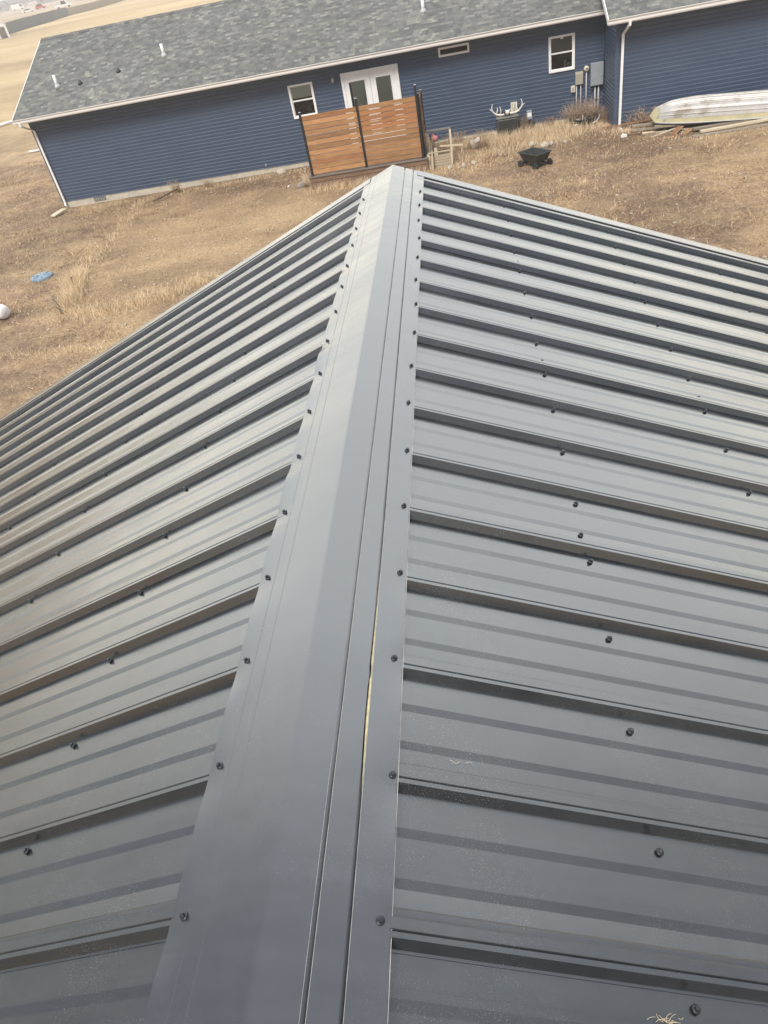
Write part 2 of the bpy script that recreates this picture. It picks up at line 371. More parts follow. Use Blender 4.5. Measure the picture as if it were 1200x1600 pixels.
for side, ph in ((1, 0.3748), (-1, 0.3906)):
    k = -56
    while ph + k*S < YF:
        y0 = ph + k*S
        if k % 4 == 0:
            pts = [(y0-0.0265, 0.0004), (y0-0.0265, 0.0014)]
            for q in range(4):
                lift = 0.0014 if q == 0 else 0.0
                for i, (u, h) in enumerate(PROF):
                    if y0+q*S+u < YF-0.006: pts.append((y0+q*S+u, h + (lift if i < 9 else 0)))
            yend = y0+4*S-0.0226
            if yend < YF: pts.append((yend, 0.0))
            else: pts.append((YF-0.006, 0.0))
            ca, sa = math.cos(TH), math.sin(TH)
            mb = MB()
            P = []
            for (yy, hh) in pts:
                row = []
                for x in NX:
                    h2 = hh - RIBH
                    row.append((side*(x + h2*sa), yy, zs(x) + h2*ca))
                P.append(row)
            if side < 0: P = [r_[::-1] for r_ in P]
            mb.grid(P)
            mb.build('roof_panel', M_ROOF, shed, fixn=False)
            k += 4
        else: k += 1
# ridge cap : folded profile with two open hems, oil-canned edges
capx = [-0.1650, -0.1648, -0.160, -0.150, -0.138, -0.1262, -0.1250, -0.1238, -0.110, -0.0962, -0.0950, -0.0938, -0.070, -0.045, -0.02, -0.004, 0.0, 0.004, 0.03,
        0.0590, 0.0598, 0.0600, 0.0664, 0.0668, 0.085, 0.1040, 0.1048, 0.1050, 0.1104, 0.1108, 0.125, 0.138, 0.150, 0.158, 0.1624, 0.1628]
caph = {-0.1650: -0.005, 0.1628: -0.005, 0.0600: -0.014, 0.0664: -0.014, 0.1050: -0.014, 0.1104: -0.014,
        -0.1250: -0.0009, -0.0950: -0.0010, 0.0598: 0.0003, 0.1048: 0.0003, 0.0: 0.0}
rd = random.Random(3); dentL = [rd.uniform(0.3, 1.0) for _ in range(60)]; dentR = [rd.uniform(0.15, 0.7) for _ in range(60)]
rows = []; y = YN
cy = []
while y < YF+0.012: cy.append(y); y += 0.0127 if y > -0.6 else 0.1
for y in cy:
    row = []
    for x in capx:
        h = 0.0016 + caph.get(x, 0.0)
        for sgn, ph, dd in ((-1, 0.3906, dentL), (1, 0.3748, dentR)):
            if x*sgn > 0.095:
                e = ((x*sgn-0.095)/0.07)**2; kk = (y-ph)/S; ki = int(math.floor(kk)) % 60; fr = kk-math.floor(kk)
                bulge = math.sin(math.pi*fr)**2
                a = dd[ki] * (1.9 if (sgn < 0 and 1.25 < y < 2.2) else 1.0)
                h += 0.0045*a*e*bulge
                h += 0.0030*e*a*math.sin(2*math.pi*fr)*(1-bulge)*0.8
        h += 0.0006*noise.noise(Vector((x*12, y*1.6, 5)))
        sg = 1 if x >= 0 else -1
        row.append((x + sg*h*math.sin(TH), y, zs(x) + h*math.cos(TH)))
    rows.append(row)
mb = MB(); mb.grid([r_[::-1] for r_ in rows][::-1], smooth=False)
cap = mb.build('ridge_cap', M_CAP, shed, fixn=False)
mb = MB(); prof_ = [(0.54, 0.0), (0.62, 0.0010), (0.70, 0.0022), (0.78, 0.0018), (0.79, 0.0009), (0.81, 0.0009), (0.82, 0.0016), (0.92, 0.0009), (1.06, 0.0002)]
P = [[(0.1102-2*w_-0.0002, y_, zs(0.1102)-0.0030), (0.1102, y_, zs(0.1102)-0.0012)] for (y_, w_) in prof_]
mb.grid(P); mb.build('glint_strip', M_GLINT, cap, fixn=False)  # sun glint in the groove, put in as a tapered gold sliver
M_EDGE = simple('bare_edge_highlight', (0.50, 0.49, 0.45), 0.45, 0.3, 0.3, 40)  # pale tubes along cap and groove edges; highlight lines put into their colour
for (x_, r_) in ((0.1634, 0.0007), (0.0670, 0.00035), (0.1110, 0.00035), (0.0596, 0.00025)):
    mb = MB(); mb.tube([(x_+0.0016*math.sin(TH), yy, zs(x_)+0.0016*math.cos(TH)-(0.002 if x_ > 0.15 else 0.0)) for yy in (YN, -0.5, 1.0, 2.5, YF)], r_, 5)
    mb.build('cut_edge_highlight', M_EDGE, cap)
# soffit side underneath: gable walls and eave walls of the shed
M_SHEDWALL = simple('charcoal_wall_metal', (0.05, 0.053, 0.058), 0.5, 0.2)
mb = MB(); zw = zs(XE-0.35)-0.10
ribs_y = []
for (ya, yb) in ((YF-0.45, YF-0.43), (YN+0.3, YN+0.32)):
    mb.prism([(-(XE-0.35), -0.1), (XE-0.35, -0.1), (XE-0.35, zw), (0, GZ-0.10), (-(XE-0.35), zw)], 'y', ya, yb)
for sx in (-1, 1): mb.bx(sx*(XE-0.35), sx*(XE-0.33), YN+0.33, YF-0.46, -0.1, zw)
xx = -4.2
while xx < 4.3:
    mb.bx(xx-0.012, xx+0.012, YF-0.4295, YF-0.415, 0.0, min(GZ-0.14-abs(xx)*T_, 9)); xx += S
mb.build('wall', M_SHEDWALL, shed)
# rake trims
for side in (1, -1):
    mb = MB(); x0, x1 = 0.13, XE+0.03
    def rk(x, h): return (side*(x+h*math.sin(TH)), zs(x)+h*math.cos(TH))
    segs = [x0 + (x1-x0)*i/20 for i in range(21)]
    prof = [(YF-0.085, -RIBH+0.001), (YF-0.084, 0.0035), (YF-0.078, 0.0045), (YF-0.012, 0.006), (YF-0.004, 0.006), (YF+0.0, 0.001), (YF+0.001, -0.095), (YF-0.008, -0.105)]
    P = []
    for (yy, hh) in prof:
        P.append([(rk(x, hh)[0], yy, rk(x, hh)[1]) for x in segs])
    if side < 0: P = [r_[::-1] for r_ in P]
    mb.grid(P); mb.build('rake_trim', M_CAP, shed, fixn=False)
# screws
def screw_mb():
    m_ = MB()
    m_.lathe([(0.0, 0.0), (0.0066, 0.0), (0.0066, 0.0014), (0.0059, 0.0024), (0.0045, 0.0030)], n=16)
    m_.lathe([(0.0, 0.003), (0.0039, 0.003), (0.0039, 0.0070), (0.0031, 0.0080), (0.0, 0.0081)], n=6, smooth=False)
    return m_
proto = screw_mb().build('screw', M_SCREW, shed)
spots = []
for k in range(-8, 16):
    spots.append((0.1512, 0.3748+k*S, 1, 0.0016)); spots.append((-0.1443, 0.3906+k*S, -1, 0.0016))
for ri, x in enumerate((0.5846, 1.1309, 1.677, 2.223, 2.77, 3.31, 3.86, 4.4)):
    for k in range(-10, 17):
        y = 0.3748+k*S
        spots.append((x, y-0.050, 1, -RIBH))
        if k % 4 == 0 and k >= 4: spots.append((x-0.003, y+0.046, 1, -RIBH))
for ri, x in enumerate((0.6014, 1.1554, 1.6958, 2.24, 2.785, 3.33, 3.87, 4.41)):
    for k in range(-10, 17):
        spots.append((-x, 0.3906+k*S-0.041, -1, -RIBH))
cw = Vector((0.351, 0, 0.9904+GZ))
def scr_info(sp):
    x, y, sd_, h = sp
    p = Vector((x + sd_*h*math.sin(TH), y + 0.0, zs(x)+h*math.cos(TH))); d = p-cw
    z = d.dot(fw)
    if z <= 0.05: return p, False, 99
    px = 600+1098*d.dot(rr)/z; py = 800-1098*d.dot(uu)/z
    return p, (-15 < px < 1215 and -15 < py < 1615), z
info = [(sp,)+scr_info(sp) for sp in spots]
vis = sorted([i for i in info if i[2]], key=lambda i: i[3]); rest = vis[99:] + [i for i in info if not i[2]]
def scr_rot(sd_, seed):
    q = random.Random(seed)
    return Matrix.Rotation(sd_*TH, 4, 'Y') @ Matrix.Rotation(q.uniform(-0.09, 0.09), 4, 'X') @ Matrix.Rotation(q.uniform(0, 3), 4, 'Z')
for n_, (sp, p, v_, z_) in enumerate(vis[:99]):
    o = proto if n_ == 0 else proto.copy()
    if n_: C.objects.link(o); o.parent = shed
    j = random.Random(n_*7+1); p = p + Vector((j.uniform(-.004, .004), j.uniform(-.006, .006), 0)); p.z = zs(p.x)+(-RIBH if sp[3] < 0 else 0.0016)*math.cos(TH)
    o.matrix_local = Matrix.Translation(p) @ scr_rot(sp[2], n_)
mb = MB(); base = screw_mb()
for n_, (sp, p, v_, z_) in enumerate(rest):
    mb.add(base.v, base.f, 0, False, Matrix.Translation(p) @ scr_rot(sp[2], n_+500))
o = mb.build('screws', M_SCREW, shed); tag(o, kind='stuff')
# straw wisps lying on the panels
def wisp(x, y, n, spread, label):
    m_ = MB(); q = random.Random(int(x*1000)+n)
    for _ in range(n):
        a = q.uniform(-0.9, 0.9); px_ = x+q.gauss(0, spread); py_ = y+q.gauss(0, spread*0.35); L = q.uniform(0.006, 0.019); bend = q.choice((-1, 1))*q.uniform(0.3, 1.0)
        pts = []
        for i in range(5):
            t = i/4-0.5; xx_ = px_+math.cos(a+bend*t)*L*t*2*0.5; yy_ = py_+math.sin(a+bend*t)*L*t
            pts.append((xx_, yy_, zs(xx_)-RIBH*math.cos(TH)+0.0012+q.uniform(0, 0.0015)))
        m_.tube(pts, 0.00024, 4)
    tag(m_.build('dry_straw', M_GRASS[3]), label, 'straw')
wisp(0.53, 0.318-0.007, 14, 0.011, 'pale straw wisps caught beside a rib at bottom right of metal roof')
wisp(0.255, 0.652, 3, 0.010, 'short straw bits on right roof slope close to ridge cap')

# ------------------------------------------------------------------ blue house
HX, HY, HR = 0.0, 27.44, R(-0.85)
H = empty('blue_house', (HX, HY, 0), HR, 'long blue sided house with grey shingle roof and white gutters', 'house')
Hm = Matrix.Translation((HX, HY, 0)) @ Matrix.Rotation(HR, 4, 'Z')
COURSE = 0.1143
def sy(z, zb):
    f = ((z-zb)/COURSE) % 1.0
    if f < 0.13: return -0.017*(1-f/0.13)
    return -0.017*(f-0.13)/0.87
def siding_strip(mb, p0, d, nrm, s0, s1, za, zc, zb=0.18):
    """strip of lap siding from s0 to s1 along d, outward normal nrm, heights za..zc"""
    zl = [za]; k = math.ceil((za-zb)/COURSE+1e-6)
    pts = [(za, -sy(za+1e-4, zb))]
    k0 = math.floor((za-zb)/COURSE+1e-6)
    z = zb+k0*COURSE
    while z < zc:
        for zz, off in ((z, 0.017), (z+COURSE*0.13, 0.0)):
            if za+1e-4 < zz < zc-1e-4: pts.append((zz, off))
        z += COURSE
    pts.append((zc, -sy(zc-1e-4, zb)))
    P = []
    for (zz, off) in pts:
        P.append([tuple(p0 + d*s_ + nrm*off + Vector((0, 0, zz))) for s_ in (s0, s1)])
    mb.grid(P)
def wall(p0, d, nrm, L, zt, openings, zb=0.18, topf=None):
    mb = MB(); xb = sorted(set([0, L] + [o[0] for o in openings] + [o[1] for o in openings]))
    for a, b_ in zip(xb[:-1], xb[1:]):
        cuts = [(o[2], o[3]) for o in openings if o[0] <= a+1e-6 and o[1] >= b_-1e-6]
        z = zb
        for (c0, c1) in sorted(cuts):
            if c0 > z: siding_strip(mb, p0, d, nrm, a, b_, z, c0)
            z = c1
        if z < zt: siding_strip(mb, p0, d, nrm, a, b_, z, zt)
    return mb
XL, XW, XR = -14.74, 5.37, 14.0
WT = 3.0
# openings in house coordinates (x0,x1,z0,z1)
op_w1 = (-5.15, -4.28, 1.58, 2.60); op_d = (-3.29, -1.33, 0.45, 2.67); op_w2 = (0.05, 1.06, 2.61, 2.88); op_w3 = (3.59, 4.42, 1.60, 2.61)
ins = 0.05
ops = [(o[0]+ins-XL, o[1]-ins-XL, o[2]+ins, o[3]-ins) for o in (op_w1, op_d, op_w2, op_w3)]
X1, Y1, N1 = Vector((1, 0, 0)), Vector((0, 1, 0)), Vector((0, -1, 0))
wall(Vector((XL, 0, 0)), X1, N1, XW-XL, WT, ops).build('wall', M_SIDE, H, fixn=False)
wall(Vector((XW, 0, 0)), -Y1, Vector((-1, 0, 0)), 2.05, WT, []).build('wall', M_SIDE, H, fixn=False)
wall(Vector((XW, -2.05, 0)), X1, N1, XR-XW, WT, []).build('wall', M_SIDE, H, fixn=False)
# corner posts in siding colour
for q_ in ((XL-0.03, XL+0.06, -0.030, 0.06), (XW-0.030, XW+0.06, -2.080, -1.99), (XW-0.06, XW-0.026, -0.06, -0.026)):
    mb = MB(); mb.bx(*q_, 0.17, WT); mb.build('corner_trim', M_SIDE, H)
# hidden sides: left gable and back
mb = MB()
mb.prism([(0.01, 0.18), (7.8, 0.18), (7.8, WT), (3.9, 4.9), (0.01, WT)], 'x', XL, XL+0.1)
mb.bx(XL+0.1, XR, 7.75, 7.8, 0.18, WT); mb.bx(XR-0.05, XR, -2.0, 7.7, 0.18, WT)
mb.build('wall', M_SIDE, H)
mb = MB(); FB = -0.35
mb.bx(XL+0.03, XW+0.05, 0.005, 0.12, FB, 0.176); mb.bx(XL+0.03, XL+0.15, 0.12, 7.75, FB, 0.176)
mb.bx(XW+0.03, XW+0.15, -2.04, 0.0045, FB, 0.176); mb.bx(XW+0.15, XR, -2.04, -1.92, FB, 0.176)
mb.build('foundation', M_CONC, H)
mb = MB(); mb.bx(-13.50, -13.02, -0.012, 0.004, 0.02, 0.155)
fv = mb.build('foundation_vent', simple('vent_dark', (0.06, 0.06, 0.06), 0.6), H)
mb = MB()
for i in range(7): mb.bx(-13.46+i*0.065, -13.435+i*0.065, -0.018, -0.0125, 0.03, 0.145)
mb.build('vent_grille', M_PIPE, fv)
# roofs
SL = 0.444
def roof(x0, x1, ye, ze, yr, name):
    mb = MB(); zr = ze+SL*(yr-ye); nx = 2
    nr = 40; P = []
    for i in range(nr+1):
        y = ye+(yr-ye)*i/nr; P.append([(x0, y, ze+SL*(y-ye)), (x1, y, ze+SL*(y-ye))])
    mb.grid(P)
    P2 = [[(x0, yr, zr), (x1, yr, zr)], [(x0, 2*yr-ye, ze), (x1, 2*yr-ye, ze)]]; mb.grid(P2)
    th = 0.02
    mb.add([(x0, ye, ze), (x1, ye, ze), (x1, ye, ze-th), (x0, ye, ze-th)], [(0, 1, 2, 3)])
    o = mb.build(name, M_SHIN, H, fixn=False)
    mb = MB(); n_ = int((x1-x0)/0.25)
    for i in range(n_):
        a = x0+i*0.25; s_ = 0.003*(i % 2)
        mb.add([(a, yr-0.14, zr-0.14*SL+0.012+s_), (a+0.25, yr-0.14, zr-0.14*SL+0.012+s_), (a+0.25, yr, zr+0.018+s_), (a, yr, zr+0.018+s_),
                (a, yr+0.14, zr-0.14*SL+0.012+s_), (a+0.25, yr+0.14, zr-0.14*SL+0.012+s_), (a, yr-0.14, zr-0.14*SL+0.002), (a+0.25, yr-0.14, zr-0.14*SL+0.002)],
               [(0, 1, 2, 3), (3, 2, 5, 4), (6, 7, 1, 0)])
    mb.build('ridge_shingles', M_SHIN, o, fixn=False)
    # fascia under the eave and bargeboards
    mb = MB(); mb.bx(x0+0.02, x1, ye+0.005, ye+0.03, ze-0.16, ze-0.022); mb.build('fascia', M_WHITE, o)
    mb = MB()
    bw = 0.15
    for (xa, xb_) in ((x0-0.018, x0+0.004),):
        mb.add([(xa, ye-0.02, ze-SL*0.02-bw), (xa, yr, zr-bw), (xa, yr, zr+0.012), (xa, ye-0.02, ze+0.006), (xb_, ye-0.02, ze-SL*0.02-bw), (xb_, yr, zr-bw), (xb_, yr, zr+0.012), (xb_, ye-0.02, ze+0.006)],
               [(0, 1, 2, 3), (7, 6, 5, 4), (0, 4, 5, 1), (3, 2, 6, 7), (0, 3, 7, 4), (1, 5, 6, 2)])
        mb.add([(xa, yr, zr-bw), (xa, 2*yr-ye, ze-bw), (xa, 2*yr-ye, ze), (xa, yr, zr+0.006), (xb_, yr, zr-bw), (xb_, 2*yr-ye, ze-bw), (xb_, 2*yr-ye, ze), (xb_, yr, zr+0.006)],
               [(0, 1, 2, 3), (7, 6, 5, 4), (0, 4, 5, 1), (3, 2, 6, 7)])
    mb.build('bargeboard', M_WHITE, o)
    mb = MB(); mb.bx(x0+0.03, x1, ye+0.035, ye+0.50, ze-0.17, ze-0.155); mb.build('soffit', M_WHITE, o)
    return o
ze_m, ze_w = 3.15, 3.10
rm = roof(-15.04, XR, -0.47, ze_m, 3.9, 'roof')
rw = roof(5.03, XR, -2.50, ze_w, 3.9-1.0, 'roof')
# siding between the two roof planes
mb = MB(); mb.add([(XW, -0.02, 3.0), (XW, -2.05, 3.0), (XW, -2.05, ze_w+SL*0.45-0.03), (XW, 2.9, ze_w+SL*5.4-0.05), (XW, 3.9, 4.6)], [(0, 1, 2, 3, 4)])
mb.build('wall', M_SIDE, H, fixn=False)
# gutters : K profile
def gutter(x0, x1, ye, ze):
    mb = MB()
    prof = [(ye+0.004, -0.012), (ye+0.002, -0.138), (ye-0.070, -0.138), (ye-0.085, -0.11), (ye-0.088, -0.055), (ye-0.112, -0.022), (ye-0.118, 0.0), (ye-0.103, 0.002), (ye-0.103, -0.012)]
    outer = prof
    P = [[(x, a, ze+b_) for x in (x0, x1)] for (a, b_) in outer]
    mb.grid(P)
    for x in (x0, x1): mb.add([(x, a, ze+b_) for (a, b_) in prof[:7]], [tuple(range(7))])
    return mb.build('gutter', M_GUTTER, H)
gutter(-15.04, XW-0.03, -0.475, ze_m-0.01); gutter(5.01, XR, -2.505, ze_w-0.01)
def downspout(x, xt, ye, wy, ztop, zbot, ext):
    mb = MB(); w_, d_ = 0.075, 0.055
    path = [(xt, ye-0.06, ztop), (xt, ye-0.06, ztop-0.10), (x, wy-0.045, ztop-0.36), (x, wy-0.045, zbot+0.12)] + ext
    pts = [Vector(p) for p in path]; vs = []
    for i, p in enumerate(pts):
        d = (pts[min(i+1, len(pts)-1)]-pts[max(i-1, 0)]).normalized(); a = Vector((1, 0, 0)); b_ = d.cross(a).normalized()
        for (sx, sy_) in ((-1, -1), (1, -1), (1, 1), (-1, 1)): vs.append(p + a*sx*w_/2 + b_*sy_*d_/2)
    fs = [(i*4+k, i*4+(k+1) % 4, (i+1)*4+(k+1) % 4, (i+1)*4+k) for i in range(len(pts)-1) for k in range(4)] + [(0, 1, 2, 3), tuple(len(pts)*4-4+k for k in range(4))]
    mb.add(vs, fs); return mb.build('downspout', M_WHITE, H, bevel=0.006)
downspout(-14.66, -14.80, -0.475, -0.01, 3.03, 0.02, [(-14.66, -0.09, 0.05)])
downspout(5.53, 5.62, -2.505, -2.06, 2.98, 0.0, [(5.53, -2.18, 0.10), (5.56, -2.42, 0.06)])
# windows
def window(op, name, kind):
    x0, x1, z0, z1 = op; f = 0.062
    root = MB()
    fr = MB(); yo, yi = -0.044, 0.03
    fr.bx(x0, x0+f, yo, yi, z0, z1); fr.bx(x1-f, x1, yo, yi, z0, z1)
    fr.bx(x0+f, x1-f, yo, yi, z1-f, z1); fr.bx(x0+f, x1-f, yo-0.006, yi, z0, z0+f)
    wo = fr.build(name, M_WHITE, H, bevel=0.004)
    zm = (z0+z1)/2+0.02
    if kind != 'slit':
        s_ = MB(); s_.bx(x0+f, x1-f, -0.012, 0.02, zm-0.022, zm+0.022); s_.bx(x0+f, x0+f+0.022, -0.008, 0.02, z0+f, z1-f); s_.bx(x1-f-0.022, x1-f, -0.008, 0.02, z0+f, z1-f)
        s_.bx(x0+f+0.022, x1-f-0.022, -0.008, 0.02, z0+f, z0+f+0.024)
        s_.build('sash', M_WHITE, wo)
        for (a, b_) in ((z0+f, zm-0.022), (zm+0.022, z1-f)):
            p = MB(); p.add([(x0+f, 0.006, a), (x1-f, 0.006, a), (x1-f, 0.006, b_), (x0+f, 0.006, b_)], [(0, 1, 2, 3)]); p.build('pane', M_GLASS, wo, fixn=False)
    else:
        p = MB(); p.add([(x0+f, 0.006, z0+f), (x1-f, 0.006, z0+f), (x1-f, 0.006, z1-f), (x0+f, 0.006, z1-f)], [(0, 1, 2, 3)]); p.build('pane', M_GLASS, wo, fixn=False)
    it = MB()
    it.add([(x0, 0.035, z0), (x1, 0.035, z0), (x1, 0.035, z1), (x0, 0.035, z1), (x0, 0.9, z0), (x1, 0.9, z0), (x1, 0.9, z1), (x0, 0.9, z1)],
           [(4, 5, 6, 7), (0, 1, 5, 4), (3, 2, 6, 7), (0, 3, 7, 4), (1, 2, 6, 5)])
    it.build('room', M_DARKIN, wo, fixn=False)
    return wo, zm
wo, zm = window(op_w1, 'window', 'sash')
b_ = MB(); b_.bx(-5.08, -4.35, 0.04, 0.05, 2.18, 2.53); b_.build('blind', M_BLIND, wo)
b_ = MB(); b_.bx(-4.62, -4.50, 0.10, 0.2, 1.64, 1.86); b_.bx(-5.0, -4.9, 0.15, 0.2, 1.64, 1.80); b_.build('sill_ornament', simple('dark_green_thing', (0.05, 0.08, 0.05)), wo)
wo, zm = window(op_w2, 'window', 'slit')
wo, zm = window(op_w3, 'window', 'sash')
b_ = MB(); b_.bx(3.66, 4.35, 0.04, 0.05, zm+0.03, 2.54); b_.build('blind', M_CURT, wo)
b_ = MB(); b_.bx(3.97, 4.05, -0.02, -0.005, 2.50, 2.55); b_.build('sticker', M_WHITE, wo)
b_ = MB(); b_.bx(4.10, 4.17, 0.10, 0.16, 1.66, 1.90); b_.bx(4.20, 4.30, 0.12, 0.18, 1.66, 1.80); b_.build('sill_ornament', M_GREYBOX, wo)
# french door
x0, x1, z0, z1 = op_d; mb = MB(); f = 0.09
mb.bx(x0, x0+f, -0.04, 0.03, z0, z1); mb.bx(x1-f, x1, -0.04, 0.03, z0, z1); mb.bx(x0+f, x1-f, -0.04, 0.03, z1-f, z1); mb.bx(x0+f, x1-f, -0.045, 0.03, z0, z0+0.05)
df = mb.build('door_frame', M_WHITE, H, bevel=0.004)
xm = (x0+x1)/2
for (a, b_) in ((x0+f+0.004, xm-0.004), (xm+0.004, x1-f-0.004)):
    st = 0.19; mb = MB()
    mb.bx(a, a+st, -0.022, 0.02, z0+0.055, z1-f-0.004); mb.bx(b_-st, b_, -0.022, 0.02, z0+0.055, z1-f-0.004)
    mb.bx(a+st, b_-st, -0.022, 0.02, z1-f-0.2, z1-f-0.004); mb.bx(a+st, b_-st, -0.022, 0.02, z0+0.055, z0+0.35)
    d_ = mb.build('door', M_WHITE, H, bevel=0.004)
    mb = MB(); e = 0.03
    for q in ((a+st-e, a+st), (b_-st, b_-st+e)): mb.bx(q[0], q[1], -0.032, -0.0225, z0+0.32, z1-f-0.17)
    mb.bx(a+st, b_-st, -0.032, -0.0225, z1-f-0.2, z1-f-0.17); mb.bx(a+st, b_-st, -0.032, -0.0225, z0+0.32, z0+0.35)
    mb.build('lite_frame', M_WHITE, d_)
    mb = MB(); mb.add([(a+st, -0.006, z0+0.35), (b_-st, -0.006, z0+0.35), (b_-st, -0.006, z1-f-0.2), (a+st, -0.006, z1-f-0.2)], [(0, 1, 2, 3)]); mb.build('pane', M_GLASS, d_, fixn=False)
    mb = MB(); mb.bx(a+st-0.02, b_-st+0.02, 0.012, 0.018, z0+0.33, z1-f-0.19); mb.build('blind', M_BLIND if a < xm-0.3 else M_BLIND, d_)
mb = MB(); mb.lathe([(0.0, 0), (0.028, 0), (0.028, 0.03), (0.0, 0.045)], (xm+0.08, -0.022, z0+0.95), 10, rot=Matrix.Rotation(R(90), 3, 'X')); mb.build('handle', M_PIPE, d_)
# wall lamp, spigot
mb = MB(); mb.bx(-3.60, -3.52, -0.05, -0.012, 2.50, 2.60); mb.lathe([(0.0, 0), (0.045, 0.0), (0.05, 0.10), (0.03, 0.13), (0.0, 0.13)], (-3.56, -0.09, 2.46), 12); mb.build('wall_lamp', M_BEIGEBOX, H)
mb = MB(); mb.lathe([(0.0, 0), (0.03, 0), (0.03, 0.03), (0.0, 0.03)], (-6.55, -0.015, 0.30), 10, rot=Matrix.Rotation(R(90), 3, 'X')); mb.tube([(-6.55, -0.04, 0.30), (-6.55, -0.09, 0.29), (-6.55, -0.10, 0.24)], 0.011); mb.build('tap', M_PIPE, H)
# roof pipes
def rz(x, y): return ze_m+SL*(y+0.47)
for (wx, wy) in ((-13.60, 28.32), (-9.58, 28.88), (-0.33, 28.51)):
    lx, ly = wx, wy-27.44
    zz = rz(lx, ly)
    mb = MB(); mb.tube([(lx, ly, zz-0.05), (lx, ly, zz+0.36)], 0.05, 14); vp = mb.build('vent_pipe', M_WHITE, H)
    mb = MB(); mb.lathe([(0.12, -0.05), (0.10, 0.03), (0.058, 0.09), (0.054, 0.09)], (lx, ly, zz), 14); mb.build('flashing', M_PIPE, vp)
for (wx, wy) in ((-12.69, 28.25), (-11.26, 28.5)):
    lx, ly = wx, wy-27.44; zz = rz(lx, ly)
    mb = MB(); mb.lathe([(0.09, -0.04), (0.08, 0.03), (0.05, 0.06), (0.05, 0.10), (0.0, 0.11)], (lx, ly, zz), 12); mb.build('roof_vent', M_BLACK, H)

# ------------------------------------------------------------------ utilities on the wall (things of their own)
def hw(x, y, z): return Hm @ Vector((x, y, z))
def hthing(name, x, y, z, label, cat, group=None): return empty(name, hw(x, y, z), HR, label, cat, group)
t = hthing('electric_panel', 5.12, -0.02, 1.04, 'large grey metal electric box on the blue wall in the inner corner', 'electric box')
mb = MB(); mb.bx(-0.20, 0.20, -0.15, 0.0, 0, 0.65); mb.build('cabinet', M_GREYBOX, t, bevel=0.006)
mb = MB(); mb.bx(-0.185, 0.185, -0.160, -0.1505, 0.015, 0.635); d_ = mb.build('door', M_GREYBOX, t, bevel=0.004)
mb = MB(); mb.bx(0.12, 0.15, -0.17, -0.1605, 0.28, 0.33); mb.build('latch', M_PIPE, d_)
for x in (-0.045, 0.065):
    mb = MB(); mb.tube([(x, -0.07, 0.0), (x, -0.07, -1.05)], 0.027, 10); mb.tube([(x, -0.07, -0.38), (x, -0.07, -0.42)], 0.031, 10); mb.build('conduit', M_PIPE, t)
t = hthing('round_meter', 4.79, -0.02, 1.50, 'round glass electric meter on tall grey pipe against blue wall', 'meter')
mb = MB(); mb.lathe([(0.0, 0), (0.085, 0), (0.085, 0.05), (0.072, 0.10), (0.05, 0.115), (0.0, 0.12)], (0, 0, 0.06), 18, rot=Matrix.Rotation(R(90), 3, 'X')); m1 = mb.build('meter_dome', M_CREAM, t)
mb = MB(); mb.bx(-0.035, 0.035, -0.128, -0.121, 0.06, 0.085); mb.build('dial', M_BLACK, m1)
mb = MB(); mb.tube([(0, -0.05, -0.02), (0, -0.05, -1.50)], 0.022, 10); mb.build('pipe', M_PIPE, t)
t = hthing('utility_box', 4.56, -0.02, 1.14, 'rounded beige utility box with two pipes under it, right of window', 'utility box')
mb = MB(); mb.bx(-0.125, 0.125, -0.11, 0, 0, 0.34); mb.build('cover', M_BEIGEBOX, t, bevel=0.02)
mb = MB(); mb.bx(-0.13, 0.13, -0.02, 0.0, 0.34, 0.37); mb.build('lip', M_BEIGEBOX, t)
for x in (-0.085, 0.055):
    mb = MB(); mb.tube([(x, -0.05, 0), (x, -0.05, -1.1)], 0.018, 10); mb.build('pipe', M_PIPE, t)
t = hthing('junction_box', 4.365, -0.02, 0.94, 'small cream junction box on blue wall beside two pipes', 'junction box')
mb = MB(); mb.bx(-0.07, 0.07, -0.07, 0, 0, 0.19); mb.build('case', M_CREAM, t, bevel=0.012)
mb = MB(); mb.bx(-0.035, 0.035, -0.08, -0.0705, 0.06, 0.13); mb.build('cover_plate', M_BEIGEBOX, t)
t = hthing('cable_box', 4.95, -0.02, 0.30, 'small white cable box low on the wall behind brown weeds', 'cable box')
mb = MB(); mb.bx(-0.07, 0.07, -0.09, 0, 0, 0.18); mb.build('case', M_WHITE, t, bevel=0.01)
mb = MB(); mb.bx(-0.06, 0.06, -0.10, -0.0905, 0.02, 0.16); mb.build('lid', M_CREAM, t)
t = hthing('disconnect_box', 2.41, -0.02, 0.70, 'white square disconnect box on blue wall above air conditioner', 'disconnect box')
mb = MB(); mb.bx(-0.11, 0.11, -0.09, 0, 0, 0.25); mb.build('case', M_CREAM, t, bevel=0.008)
mb = MB(); mb.bx(-0.06, 0.05, -0.10, -0.0905, 0.05, 0.2); mb.build('cover', M_BEIGEBOX, t)
mb = MB(); mb.tube([(0.02, -0.05, 0), (0.02, -0.06, -0.2), (-0.05, -0.2, -0.45)], 0.012, 8); mb.build('whip', M_PIPE, t)
t = empty('utility_post', (2.88, 27.05, 0.0), 0, 'small pale grey utility pedestal on short dark post beside air conditioner', 'utility post')
mb = MB(); mb.bx(-0.085, 0.085, -0.06, 0.06, 0.42, 0.68); c_ = mb.build('cover', M_GREYBOX, t, bevel=0.008)
mb = MB(); mb.bx(-0.07, 0.07, -0.066, -0.0605, 0.50, 0.62); mb.build('label_plate', M_WHITE, c_)
mb = MB(); mb.bx(-0.05, 0.05, -0.03, 0.03, 0.0, 0.42); mb.build('post', M_BLACK, t)

